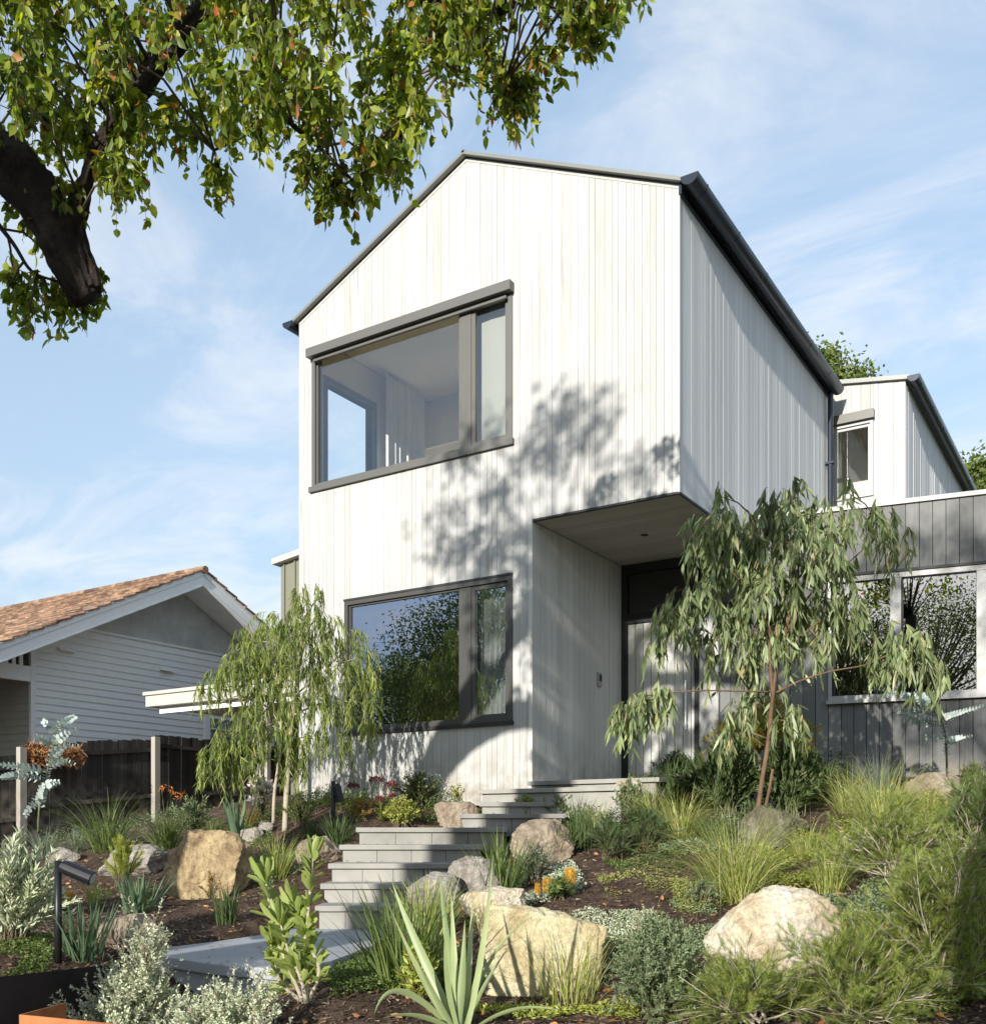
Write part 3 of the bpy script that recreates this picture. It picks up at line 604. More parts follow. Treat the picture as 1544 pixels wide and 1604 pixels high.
idx = np.arange(nx * ny).reshape(ny, nx); Fq = np.stack([idx[:-1, :-1].ravel(), idx[:-1, 1:].ravel(), idx[1:, 1:].ravel(), idx[1:, :-1].ravel()], 1)
g = link('garden_ground', npmesh(V, Fq, True), mulch); tag(g, kind='structure')
# the plain beyond: street level sheet to the horizon
asph = plain('asphalt', (.055, .055, .057), .9, bump=.4, scale=60)
lawn = ramp3('verge', 3, [(.3, (.04, .06, .02)), (.7, (.09, .11, .04))], bump=.6)
b = MB(); b.add([(-900, -900, -1.62), (900, -900, -1.62), (900, 900, -1.62), (-900, 900, -1.62)], [(0, 1, 2, 3)]); tag(b.build('ground', lawn), kind='structure')
b = MB(); b.add([(-120, -9.5, -1.60), (120, -9.5, -1.60), (120, -3.0, -1.60), (-120, -3.0, -1.60)], [(0, 1, 2, 3)]); tag(b.build('road', asph), kind='structure')
b = MB(); b.box(-120, 120, -3.0, -2.85, -1.61, -1.48); b.box(-120, 120, -9.65, -9.5, -1.61, -1.48); tag(b.build('kerb', M['concrete']), kind='structure')
b = MB(); b.box(-120, 120, -1.2, 1.3, -1.61, -1.50); tag(b.build('footpath', M['concrete']), kind='structure')

# ------------------------------------------------------------------ paving: landing and steps
b = MB(); n = len(LP)
b.extrude([(p.x, p.y, LANDZ) for p in LP][::-1], (0, 0, -.065)); lo = b.build('landing', M['bluestone'], bevel=.006); tag(lo, kind='structure')
c = sum(LP, Vector()) / n
b = MB(); b.extrude([tuple(c + (p - c) * .965 + Vector((0, 0, -.066))) for p in LP][::-1], (0, 0, -.35)); tag(b.build('landing_base', M['bluestone']), kind='structure')
# the tread below it, half hidden
P = [onZ(150, 1560, -1.0), onZ(430, 1590, -1.0), onZ(400, 1528, -1.0), onZ(190, 1505, -1.0)]
b = MB(); b.extrude([tuple(p) for p in P], (0, 0, -.3)); tag(b.build('lower_landing', M['bluestone'], bevel=.006), kind='structure')
for l, r, f0, f1, zt_ in STEPS:
    x0, x1 = (l - CX) / F * f0, (r - CX) / F * f0
    tr = MB(); tr.obox(Vector((0, 0, 0)), R_, Fw, x0 - .03, x1 + .03, f0 - .03, f1 + .05, zt_ - .045, zt_)
    tag(tr.build('step_tread', M['concrete'], bevel=.005), kind='structure')
    rs = MB(); w = (x1 - x0) / 4
    for i in range(4): rs.obox(Vector((0, 0, 0)), R_, Fw, x0 + i * w, x0 + (i + 1) * w - .004, f0 + .0, f1 + .04, zt_ - .22, zt_ - .047)
    tag(rs.build('step_riser', M['concrete']), kind='structure')
# porch slabs, square to the house
pl = onY(747, 1240, 9.0); 
b = MB(); b.box(pl.x, -4.25, 9.0, 11.7, .405, .45); b.box(pl.x + .04, -4.3, 9.04, 11.7, .10, .403)
tag(b.build('porch_step', M['concrete'], bevel=.004), kind='structure')
b = MB(); b.box(XE + .005, -4.05, D - .12, YE - .031, .50, ZP); b.box(XE + .03, -4.1, D - .08, YE - .04, .10, .498)
tag(b.build('porch_floor', M['concrete'], bevel=.004), kind='structure')

# steel edging at the lower left
q0, q1 = at(-60, 1556, 4.9), at(205, 1508, 5.6)
def sheet(name, a, c, z, h, th, m, label, cat):
    u = (c - a); u.z = 0; Ln = u.length; u.normalize(); v = Vector((-u.y, u.x, 0))
    b = MB(); b.obox(Vector((a.x, a.y, 0)), u, v, 0, Ln, 0, th, z - h, z); return tag(b.build(name, m), label, cat)
zt1 = q1.z
b = MB(); u = Vector((q1.x - q0.x, q1.y - q0.y, 0)); Ln = u.length; u.normalize(); v = Vector((-u.y, u.x, 0)); o_ = Vector((q0.x, q0.y, 0))
b.obox(o_, u, v, 0, Ln, 0, .006, zt1 - .75, zt1); u2 = Vector((LP[0].x - q1.x, LP[0].y - q1.y, 0)); 
e2 = b.build('steel_retaining_wall', M['corten_dark']); tag(e2, 'dark brown steel plate wall holding back the mulch below the tall bollard light', 'retaining wall')
c1_ = at(32, 1590, 4.1); c2_, c3_ = onZ(104, 1571, c1_.z), onZ(300, 1616, c1_.z)
zz_ = c1_.z
b = MB()
for a_, c_ in ((c1_, c2_), (c1_, c3_)):
    u = Vector((c_.x - a_.x, c_.y - a_.y, 0)); Ln = u.length; u.normalize(); v = Vector((-u.y, u.x, 0)); b.obox(Vector((a_.x, a_.y, 0)), u, v, 0, Ln, 0, .006, zz_ - .5, zz_)
u = Vector((c3_.x - c1_.x, c3_.y - c1_.y, 0)); v = Vector((c2_.x - c1_.x, c2_.y - c1_.y, 0))
b.add([tuple(Vector((c1_.x, c1_.y, zz_ - .12))), tuple(Vector((c1_.x, c1_.y, zz_ - .12)) + u), tuple(Vector((c1_.x, c1_.y, zz_ - .12)) + u + v), tuple(Vector((c1_.x, c1_.y, zz_ - .12)) + v)], [(0, 1, 2, 3)])
tag(b.build('steel_planter', M['corten']), 'orange rusted steel planter edge beside the pale small leaved shrub', 'planter')

# ------------------------------------------------------------------ fence along the boundary
XFc = -15.0
def fy(px): q = ray(px, 1200); return XFc / q.x * q.y
ya, yb_ = fy(30), fy(240); bay = yb_ - ya
def zat(px, py): q = ray(px, py); return (XFc / q.x) * q.z
fence = empty('paling_fence', (XFc, ya, -.3), 'dark weathered timber paling fence with pale grey posts running along the neighbour boundary', 'fence')
def ztop(y):
    t = (y - ya) / bay
    if t < 0: return zat(30, 1166) - .16 + .30 * t
    if t < 1: return zat(30, 1166) + (zat(235, 1157) - zat(30, 1166)) * t
    return zat(245, 1151)
rg = random.Random(8); b = MB(); y = ya - bay * 1.6
while y < yb_ + bay * 2.6:
    w = .10; x = XFc - .03 - rg.random() * .008; zt_ = ztop(y) + rg.uniform(-.018, .018)
    b.box(x - .014, x, y, y + w - rg.uniform(.002, .012), -1.4, zt_); y += w
b.build('paling', M['dkwood'], fence)
b = MB(); bb = MB()
for i in range(-2, 4):
    y0_ = ya + bay * i; 
    for dz in (-.16, -.98):
        za, zb2 = ztop(y0_ + .01) + dz, ztop(y0_ + bay - .02) + dz
        b.hexa([(XFc - .028, y0_, za - .07), (XFc + .012, y0_, za - .07), (XFc + .012, y0_ + bay, zb2 - .07), (XFc - .028, y0_ + bay, zb2 - .07), (XFc - .028, y0_, za), (XFc + .012, y0_, za), (XFc + .012, y0_ + bay, zb2), (XFc - .028, y0_ + bay, zb2)])
b.build('fence_rail', M['dkwood'], fence)
for i in range(-2, 4):
    y0_ = ya + bay * i; p = MB(); p.box(XFc + .013, XFc + .12, y0_ - .06, y0_ + .06, -1.4, ztop(y0_ + .01) - .05); p.build('fence_post', M['postwood'], fence, bevel=.004)

# ------------------------------------------------------------------ neighbour's house
XN = -18.35
def nv(px, py): return onX(px, py, XN)
yc = nv(50, 1100).y; apx = onX(318, 893, XN + .80); yR = apx.y; zR = apx.z
pitch = (zR - onX(0, 1008, XN + .80).z) / (yR - onX(0, 1008, XN + .80).y)
nb = empty('neighbour_house', (XN - 3, yR, -.3), 'pale weatherboard bungalow with terracotta tiled gable roof behind the fence', 'house')
zroof = lambda y: zR - abs(y - yR) * pitch
zst = onX(120, 983, XN).z
b = MB(); z = -.5; ye = 2 * yR - yc + .6
while z < zst - .02:
    h = .145; z1 = min(z + h, zst)
    ys = max(yc, yR - (zR - z1 - .12) / pitch)
    b.hexa([(XN, ys, z), (XN + .032, ys, z - .004), (XN + .032, ye, z - .004), (XN, ye, z), (XN, ys, z1), (XN + .012, ys, z1), (XN + .012, ye, z1), (XN, ye, z1)]); z += h
b.build('wall', M['weather'], nb)
yl = yR - (zR - zst) / pitch
b = MB(); b.extrude([(XN - .02, yl + .1, zst + .0), (XN - .02, 2 * yR - yl, zst), (XN - .02, yR, zR - .22)], (.02, 0, 0)); b.build('gable_wall', M['stucco'], nb)
MB().box(XN + .0, XN + .05, yl, 2 * yR - yl, zst - .03, zst + .02).build('string_moulding', M['weather'], nb)
MB().box(XN - .02, XN + .045, yc - .05, yc + .05, -.5, zroof(yc) - .3).build('corner_board', M['white'], nb)
b = MB(); z = -.5                                    # front wall, in the sun
while z < zroof(yc) - .45: b.hexa([(XN - 9, yc - .032, z - .004), (XN - .03, yc - .032, z - .004), (XN - .03, yc, z), (XN - 9, yc, z), (XN - 9, yc - .012, z + .145), (XN - .03, yc - .012, z + .145), (XN - .03, yc, z + .145), (XN - 9, yc, z + .145)]); z += .145
b.build('wall', plain('cream_weatherboard', (.46, .45, .40), .7, vary=.1, scale=4), nb)
# barge boards, lining, veranda beam and slats
b = MB(); yend = 2 * yR - yc + 1.6
for sgn in (-1, 1):
    yE_ = yR - 7.2 if sgn < 0 else yend - .4
    zE = zroof(yE_)
    b.extrude([(XN + .77, yE_, zE - .36), (XN + .77, yR, zR - .36), (XN + .77, yR, zR - .10), (XN + .77, yE_, zE - .10)], (.035, 0, 0))
    b.extrude([(XN + .80, yE_, zE - .11), (XN + .80, yR, zR - .11), (XN + .80, yR, zR + .0), (XN + .80, yE_, zE + .0)], (.03, 0, 0))
b.build('barge_board', M['white'], nb)
b = MB(); i = 0; x = XN + .03
while x < XN + .75: 
    for sgn in (-1, 1):
        yE_ = yR - 7.2 if sgn < 0 else yend - .4
        b.extrude([(x, yE_, zroof(yE_) - .345), (x, yR, zR - .345), (x, yR, zR - .33), (x, yE_, zroof(yE_) - .33)], (.075, 0, 0))
    x += .08
b.build('eave_lining', M['white'], nb)
pb = nv(48, 1045); b = MB(); b.box(XN - .03, XN + .05, yR - 7.2, yc - .06, nv(30, 1066).z, nv(30, 1042).z); b.build('veranda_beam', M['white'], nb)
b = MB(); y = yc - .2; zb0 = nv(30, 1042).z
while y > yR - 4.6: MB().box(XN - .01, XN + .02, y - .07, y, zb0, max(zroof(y) - .3, zb0 + .01)).build('veranda_slat', M['white'], nb); y -= .15
b = MB(); b.box(XN - 9, XN - .04, yR - 7.2, yc - .04, zb0 + .02, zb0 + .05); b.build('veranda_ceiling', M['plaster_dark'], nb)
# roof of separate tiles in courses
b = MB(); rg = random.Random(4)
for sgn in (-1, 1):
    L_ = 7.6 if sgn < 0 else yend - yR; dz = pitch; n = int(L_ / .30); nxn = 36 if sgn < 0 else 12
    for j in range(n):
        ya_ = yR + sgn * (j * .30); yb2 = yR + sgn * ((j + 1) * .30 + .05)
        for i in range(nxn):
            x1 = XN + .87 - i * .24 - (0 if j % 2 else .0); x0 = x1 - .235; e = rg.uniform(-.006, .008); e2 = rg.uniform(0, .014)
            za_, zb_ = zR - j * .30 * dz - .0, zR - ((j + 1) * .30 + .05) * dz
            xs = [x0, x0 + .06, x0 + .12, x1]; hs_ = [.03, .012, .012, .03]
            a8 = [(x0, yb2, zb_ + .015 + e2), (x1, yb2, zb_ + .015 + e2), (x1, ya_, za_ - .02), (x0, ya_, za_ - .02), (x0, yb2, zb_ + .050 + e + e2), (x1, yb2, zb_ + .046 + e + e2), (x1, ya_, za_ + .012 + e), (x0, ya_, za_ + .016 + e)]
            if sgn < 0: a8 = [a8[k_] for k_ in (0, 1, 2, 3, 4, 5, 6, 7)]
            b.hexa(a8)
rt = b.build('roof', M['tile'], nb)
b = MB(); x = XN + .89
while x > XN - 9:
    b.tube([(x, yR, zR + .0), (x - .31, yR, zR + .012)], .085, 8); x -= .30
b.build('ridge_tile', M['tile'], rt)
MB().box(XN - 9, XN - .04, yc + .05, ye, -.5, zroof(yc) - .4).build('wall_core', M['plaster_dark'], nb)
for (px, py) in ((104, 1018), (260, 1049)):          # vent hoods on the side wall
    p = nv(px, py); v_ = MB(); v_.extrude([(XN + .02, p.y - .2, p.z + .04), (XN + .02, p.y - .2, p.z - .03), (XN + .12, p.y - .2, p.z - .05), (XN + .12, p.y - .2, p.z - .035)], (0, .36, 0)); v_.build('vent_hood', M['weather'], nb)
p0, p1 = nv(318, 1165), nv(352, 1122); w = MB()
w.box(XN + .01, XN + .07, p0.y, p0.y + .16, p0.z - .1, p1.z); w.box(XN + .01, XN + .07, p0.y + 1.3, p0.y + 1.42, p0.z - .1, p1.z); w.box(XN + .01, XN + .07, p0.y + .161, p0.y + 1.299, p1.z - .1, p1.z); w.box(XN + .01, XN + .06, p0.y + .161, p0.y + 1.299, p0.z + .35, p0.z + .38); w.box(XN + .01, XN + .06, p0.y + .45, p0.y + .48, p0.z + .1, p1.z - .11)
wq = w.build('window', M['white'], nb); MB().box(XN + .02, XN + .045, p0.y + .162, p0.y + 1.298, p0.z - .1, p1.z - .101).build('glass', M['glass_low'], wq)

# ------------------------------------------------------------------ carport between the fence and the house
q = onY(228, 1090, 12.2); cp = empty('carport', (q.x + 2.5, 12.2, 0), 'flat roofed cream carport with a white beam between fence and house', 'carport')
zt_, zb_ = q.z + .03, onY(232, 1107, 12.2).z
MB().box(q.x, XL - .1, 12.2, 17.5, zb_, zt_).build('roof', M['cream'], cp)
MB().box(q.x - .03, XL - .1, 12.16, 12.199, zt_ - .03, zt_ + .03).build('roof_flashing', M['cream'], cp)
MB().box(q.x + .2, XL - .1, 12.35, 12.45, onY(240, 1119, 12.35).z, zb_ - .001).build('beam', M['white'], cp)
for px in (418, ): 
    p = onY(px, 1200, 12.4); MB().box(p.x - .045, p.x + .045, 12.36, 12.44, -.1, onY(240, 1119, 12.35).z - .001).build('post', M['postwood'], cp)
MB().box(q.x + .1, q.x + .2, 17.0, 17.1, -.3, zb_ - .001).build('post', M['postwood'], cp)
MB().box(q.x + .0, XL - .1, 17.35, 17.45, -.3, zb_ - .001).build('back_panel', M['dkwood'], cp)

# ------------------------------------------------------------------ boulders
def rockm(name, cols, sc=1.4, fine=22):
    return ramp3(name, sc, cols, bump=1.0, rough=0.92, dist=0.022, fine=fine, warp=0.9, speck=.20)
RM = {
 'gold': rockm('sandstone_gold', [(.30, (.13, .085, .05)), (.42, (.32, .23, .13)), (.55, (.46, .36, .20)), (.68, (.54, .45, .27)), (.8, (.42, .40, .36))], 2.6),
 'yellow': rockm('sandstone_yellow', [(.30, (.34, .25, .12)), (.45, (.50, .42, .25)), (.6, (.62, .56, .38)), (.8, (.52, .50, .44))], 1.6),
 'pale': rockm('sandstone_pale', [(.30, (.34, .23, .12)), (.45, (.56, .47, .33)), (.6, (.66, .62, .53)), (.8, (.60, .59, .56))], 1.6),
 'grey': rockm('granite_grey', [(.30, (.20, .17, .14)), (.48, (.32, .29, .25)), (.62, (.42, .38, .33)), (.8, (.36, .28, .20))], 2.4),
 'moss': rockm('mossy_granite', [(.30, (.07, .065, .04)), (.48, (.15, .14, .09)), (.62, (.25, .23, .17)), (.8, (.14, .15, .07))], 3.4),
 'brown': rockm('sandstone_brown', [(.30, (.15, .11, .08)), (.45, (.28, .22, .16)), (.62, (.42, .36, .27)), (.8, (.34, .32, .29))], 2.4)}
import bmesh
def rock(px0, px1, ptop, pbase, mk, label, seed, depth_ratio=.75, flat=.3, cuts=11, ex=None, group=None, dd=0.0):
    c, t = G((px0 + px1) / 2, pbase); t += dd
    w = (px1 - px0) / F * t / 2; h = (pbase - ptop) / F * t
    bm = bmesh.new(); bmesh.ops.create_icosphere(bm, subdivisions=6, radius=1.0); rg = random.Random(seed)
    pls = []
    for i in range(cuts):
        n = Vector((rg.gauss(0, 1), rg.gauss(0, 1), rg.gauss(0, .8))).normalized(); pls.append((n, rg.uniform(.60, .88)))
    pls.append((Vector((rg.uniform(-.2, .2), rg.uniform(-.3, .0), 1)).normalized(), 1 - flat))
    if ex: pls += [(Vector(a).normalized(), d) for a, d in ex]
    sd = Vector((seed * 3.1, seed * 1.7, 0))
    for v in bm.verts:
        p = v.co.copy()
        for n, d in pls:
            k = p.dot(n) - d
            if k > 0: p -= n * k * .93
        q = p * 1.3 + sd
        p += p.normalized() * (mnoise.noise(q) * .10 + mnoise.noise(q * 3) * .05 + mnoise.noise(q * 8) * .026 + mnoise.noise(q * 17) * .010 - (1 - min(1, abs(mnoise.noise(q * 2.2)) * 9)) * .035)
        v.co = p
    xs = [v.co.x for v in bm.verts]; zs = [v.co.z for v in bm.verts]
    kx = 2 * w / (max(xs) - min(xs)); kz = h * 1.35 / (max(zs) - min(zs)); z0 = max(zs) * kz
    cx = (max(xs) + min(xs)) / 2
    ce = c + Fw * (w * depth_ratio * .5)
    for v in bm.verts:
        p = v.co; r = (p.x - cx) * kx; f = p.y * kx * depth_ratio
        v.co = R_ * r + Fw * f + Vector((0, 0, p.z * kz - z0 + h))
    me = bpy.data.meshes.new('rock'); bm.to_mesh(me); bm.free(); me.polygons.foreach_set('use_smooth', [True] * len(me.polygons))
    o = bpy.data.objects.new('boulder', me); LINK(o); me.materials.append(RM[mk]); o.location = (ce.x, ce.y, c.z)
    return tag(o, label, 'boulder', group)
rock(245, 388, 1299, 1408, 'gold', 'big upright golden sandstone boulder with a broad flat face in the mulch beside the steps', 11, .6, .12, ex=[((0, -1, .25), .5), ((-.9, 0, .6), .78)])
rock(150, 256, 1434, 1492, 'brown', 'low flat brown rock sunk in mulch behind the strappy clump by the tall bollard light', 12, .8, .35)
rock(152, 262, 1324, 1372, 'grey', 'dull grey boulder behind the bright green needle leaved shrub', 13)
rock(66, 122, 1328, 1352, 'grey', 'slim grey slanting rock between the silver bush and blue grass', 14, .7, .2)
rock(458, 538, 1311, 1354, 'brown', 'rounded brown boulder tucked against the end of the concrete steps', 15, .8, .2)
rock(372, 412, 1296, 1325, 'grey', 'small grey rock behind the golden boulder and blue straps', 16)
rock(402, 428, 1287, 1308, 'grey', 'tiny grey rock at the foot of the pale tree trunk', 17)
rock(678, 754, 1256, 1297, 'brown', 'tan humped boulder between yellow green mound and upper steps', 18, .8, .2)
rock(798, 902, 1282, 1352, 'brown', 'rounded pinkish brown boulder on the far side of the upper steps', 19, .8, .12)
rock(955, 1030, 1222, 1274, 'pale', 'pale block of rock at the corner of the porch slab', 20, .8, .3)
rock(636, 722, 1368, 1424, 'grey', 'grey boulder in front of the strappy clump beside the lower steps', 21, .8, .3)
rock(698, 792, 1341, 1408, 'grey', 'large bluish grey cracked boulder at the right end of the middle steps', 22, .8, .15)
rock(716, 832, 1394, 1452, 'pale', 'pale sandstone shelf above the big yellow boulder', 23, .8, .4)
rock(748, 952, 1420, 1562, 'yellow', 'huge smooth yellow sandstone block behind the grey green spear leaved plant', 24, .6, .25, cuts=6, ex=[((0, -1, .2), .45), ((.2, 0, 1), .6)])
rock(1108, 1345, 1390, 1530, 'pale', 'broad white sunlit boulder half covered by feathery sprays', 25, .7, .3, ex=[((-.3, -.8, .9), .6)])
rock(1158, 1276, 1262, 1326, 'moss', 'mossy grey boulder at the foot of the drooping gum', 26, .8, .2)
rock(1424, 1516, 1208, 1258, 'brown', 'reddish brown boulder under the silver disc leaved sapling by the wing', 27, .8, .2)
rock(1352, 1400, 1292, 1330, 'pale', 'small pale rock between the lime grass fountains', 28)
bpy.data.objects['boulder.012'].name if 'boulder.012' in bpy.data.objects else None

# ------------------------------------------------------------------ bollard lights
def bollard(px, pb, pt, head, label, t=None):
    c, tt = G(px, pb); h = (pb - pt) / F * tt
    e = empty('bollard_light', c, label, 'garden light', 'black garden spike lights')
    MB().tube([c + Vector((0, 0, -.1)), c + Vector((0, 0, h))], .021, 14).build('pole', M['black'], e, smooth=True)
    dr = (R_ * head[0] + Vector((0, 0, head[1]))).normalized(); a = c + Vector((0, 0, h - .03)) + R_ * .03 + Fw * -.02
    hb = MB(); hb.tube([a, a + dr * .03, a + dr * .19, a + dr * .195], [.036, .043, .043, .040], 18); hd = hb.build('lamp_head', M['black'], e, smooth=False)
    MB().tube([a + dr * .1955, a + dr * .197], .034, 16).build('lens', M['lens'], hd)
    MB().tube([c + Vector((0, 0, h - .05)), a + dr * .05], .012, 8).build('bracket', M['black'], e)
bollard(91, 1510, 1352, (1, -.42), 'tall black bollard light in front of the silver bush and steel wall')
bollard(522, 1300, 1226, (.25, -1), 'shorter black bollard light beside the sedum flowers at the facade')
# ------------------------------------------------------------------ plant builders (numpy)
LEAF_D = (np.array([(0, 0, 0), (-.5, .5, .09), (0, .5, -.03), (.5, .5, .09), (0, 1, 0)], float), np.array([(0, 2, 4, 1), (0, 3, 4, 2)]))
LEAF_O = (np.array([(0, 0, 0), (-.42, .28, .07), (0, .3, -.02), (.42, .28, .07), (-.36, .65, .05), (0, .66, -.04), (.36, .65, .05), (0, 1, -.1)], float),
          np.array([(0, 3, 2, 1), (1, 2, 5, 4), (2, 3, 6, 5), (4, 5, 6, 7)]))
LEAF_W = (np.array([(0, 0, 0), (-.28, .25, .06), (0, .25, -.01), (.28, .25, .06), (-.5, .62, .08), (0, .62, -.04), (.5, .62, .08), (-.25, .92, .02), (0, .94, -.05), (.25, .92, .02)], float),
          np.array([(0, 3, 2, 1), (1, 2, 5, 4), (2, 3, 6, 5), (4, 5, 8, 7), (5, 6, 9, 8)]))
def sickle(n=5, bend=.35):
    V, Fc = [], []
    for i in range(n + 1):
        t = i / n; w = .5 * math.sin(math.pi * min(1, (t * .92 + .06))) ** .8 * (1 - t ** 3 * .9); x = bend * math.sin(t * math.pi) * .35
        V += [(x - w, t, .012 - .07 * t * t), (x + w, t, -.07 * t * t)]
    for i in range(n): a = 2 * i; Fc.append((a, a + 1, a + 3, a + 2))
    return np.array(V, float), np.array(Fc)
LEAF_S = sickle()
STRIP = (np.array([(-.5, 0, 0), (.5, 0, 0), (-.35, .55, .06), (.35, .55, .06), (-.05, 1, 0), (.05, 1, 0)], float), np.array([(0, 1, 3, 2), (2, 3, 5, 4)]))
NEEDLE = (np.array([(-.5, 0, 0), (.5, 0, 0), (.1, 1, 0), (-.1, 1, 0)], float), np.array([(0, 1, 2, 3)]))
def disc(k=7):
    V = [(math.sin(2 * math.pi * i / k) * .5, .5 - math.cos(2 * math.pi * i / k) * .5, 0) for i in range(8)]; V = [(math.sin(2 * math.pi * i / 8) * .5, .5 - math.cos(2 * math.pi * i / 8) * .5, .06 * math.cos(4 * math.pi * i / 8)) for i in range(8)]
    return np.array(V), np.array([(0, 1, 2, 3), (0, 3, 4, 7), (4, 5, 6, 7)])
LEAF_R = disc()
def pinnate(n=7, lw=.05, ll=.42, ang=50):
    V, Fc = [], []
    for i in range(n + 1):
        t = .12 + .85 * i / n
        for s in (-1, 1):
            a = rad(ang) * s * (1 - .3 * t); l = ll * (1 - .55 * abs(t - .35)); d = np.array([math.sin(a), math.cos(a), 0]); q = np.array([d[1], -d[0], 0]) * lw * .5
            p = np.array([0, t * .9, 0]); b = len(V); V += [p - q, p + q, p + d * l + q * .3 + [0, 0, .04], p + d * l - q * .3 + [0, 0, .04]]; Fc.append((b, b + 1, b + 2, b + 3))
    b = len(V); V += [(-lw * .3, 0, 0), (lw * .3, 0, 0), (.01, 1, 0), (-.01, 1, 0)]; Fc.append((b, b + 1, b + 2, b + 3))
    return np.array(V, float), np.array(Fc)
PIN = pinnate(); 
def unit(a): return a / (np.linalg.norm(a, axis=-1, keepdims=True) + 1e-9)
class Leaves:
    def __init__(s): s.V = []; s.F = []; s.n = 0
    def add(s, tpl, P, Dr, Up, ln, wd, roll=None):
        """place template at P, growing along Dr, face turned towards Up"""
        T, Fc = tpl; P = np.asarray(P, float); m = len(P)
        if m == 0: return s
        y = unit(np.asarray(Dr, float)); z = np.asarray(Up, float); z = unit(z - y * (z * y).sum(1, keepdims=True)); x = np.cross(y, z)
        if roll is not None:
            c, q = np.cos(roll)[:, None], np.sin(roll)[:, None]; x, z = x * c + z * q, z * c - x * q
        ln = np.broadcast_to(ln, (m,))[:, None, None]; wd = np.broadcast_to(wd, (m,))[:, None, None]
        V = P[:, None] + x[:, None] * T[None, :, 0:1] * wd + y[:, None] * T[None, :, 1:2] * ln + z[:, None] * T[None, :, 2:3] * ln
        s.V.append(V.reshape(-1, 3)); s.F.append((Fc[None] + (s.n + np.arange(m) * len(T))[:, None, None]).reshape(-1, 4)); s.n += m * len(T); return s
    def raw(s, V, Fq): s.V.append(V); s.F.append(Fq + s.n); s.n += len(V); return s
    def mesh(s, smooth=False): return npmesh(np.concatenate(s.V), np.concatenate(s.F), smooth)
def blades(R, n, L_, w, lean, curve, base=.05, k=7, spread=None, taper=1.6, fold=False, az=None, wmin=.12, droop_var=.4, Lv=.3, az_span=None):
    """n arching blades from a tuft, origin at 0"""
    az = R.uniform(0, 2 * math.pi, n) if az is None else az
    L_ = L_ * (1 - R.uniform(0, Lv * 2, n) * R.uniform(0.3, 1, n)); th0 = np.abs(R.normal(0, 1, n)) * lean * .55 + lean * .25 * R.uniform(0, 1, n); cv = curve * (1 + R.normal(0, droop_var, n)); w = w * R.uniform(.7, 1.2, n)
    h = np.stack([np.cos(az), np.sin(az)], 1); r = base * np.sqrt(R.uniform(0, 1, n)); P = np.zeros((n, k + 1, 3)); P[:, 0, :2] = h * r[:, None] * .8 + R.normal(0, base * .3, (n, 2))
    sw = R.normal(0, .25, n)
    T = np.zeros((n, k + 1, 3))
    for i in range(k + 1):
        t = i / k; th = th0 + cv * t ** 1.6; a2 = az + sw * t
        T[:, i] = np.stack([np.sin(th) * np.cos(a2), np.sin(th) * np.sin(a2), np.cos(th)], 1)
        if i: P[:, i] = P[:, i - 1] + .5 * (T[:, i] + T[:, i - 1]) * (L_ / k)[:, None]
    side = unit(np.stack([-np.sin(az + R.normal(0, .5, n)), np.cos(az + R.normal(0, .5, n)), R.normal(0, .25, n)], 1))
    ts = np.arange(k + 1) / k; prof = np.clip(np.minimum(1, .55 + ts * 2.2) * (1 - ts ** taper), .04, 1)
    W_ = side[:, None] * (w[:, None] * prof[None])[:, :, None] * .5
    if fold:
        nrm = unit(np.cross(np.broadcast_to(side[:, None], T.shape), T)); ridge = P + nrm * (w[:, None] * prof[None])[:, :, None] * .22
        V = np.stack([P - W_, ridge, P + W_], 2).reshape(-1, 3); c = 3
    else: V = np.stack([P - W_, P + W_], 2).reshape(-1, 3); c = 2
    Fq = []
    for i in range(k):
        for j in range(c - 1): Fq.append((i * c + j, i * c + j + 1, (i + 1) * c + j + 1, (i + 1) * c + j))
    Fq = (np.array(Fq)[None] + (np.arange(n) * (k + 1) * c)[:, None, None]).reshape(-1, 4)
    return V, Fq
def stems_dome(R, n, h, w, base=.03, k=6, bend=.3, low=0.15, top_bias=.5):
    """n curved stems reaching a rounded bush surface; returns (n,k+1,3)"""
    az = R.uniform(0, 2 * math.pi, n); u = R.uniform(low, 1, n) ** top_bias; el = u * math.pi / 2
    rr = R.uniform(.75, 1.08, n); E = np.stack([np.cos(az) * np.cos(el) * w / 2 * rr, np.sin(az) * np.cos(el) * w / 2 * rr, np.sin(el) * h * rr], 1)
    B = np.stack([R.normal(0, base, n), R.normal(0, base, n), np.zeros(n)], 1); t = (np.arange(k + 1) / k)[None, :, None]
    C = B + (E - B) * .5; C[:, 2] += h * bend * .5 * (1 - u); C[:, :2] *= .8
    return (1 - t) ** 2 * B[:, None] + 2 * t * (1 - t) * C[:, None] + t * t * E[:, None] + R.normal(0, .008, (n, k + 1, 3)) * t
def tubes(mb, P, r0, r1, k=4):
    for p in P: n = len(p); mb.tube([Vector(q) for q in p], [r0 + (r1 - r0) * i / (n - 1) for i in range(n)], k, cap=False)
def sample(P, R, m, t0=.2, t1=1.0):
    """m random points along each path with tangents"""
    n, k1, _ = P.shape; t = R.uniform(t0, t1, (n, m)) * (k1 - 1); i = np.minimum(t.astype(int), k1 - 2); f = (t - i)[:, :, None]; j = np.arange(n)[:, None]
    A, B = P[j, i], P[j, i + 1]; return (A + (B - A) * f).reshape(-1, 3), unit(B - A).reshape(-1, 3)
def around(R, T, spread):
    """random directions leaning out from tangents T"""
    q = R.normal(0, 1, T.shape); q = unit(q - T * (q * T).sum(1, keepdims=True)); a = spread * R.uniform(.7, 1.25, len(T)); return unit(T * np.cos(a)[:, None] + q * np.sin(a)[:, None]), q
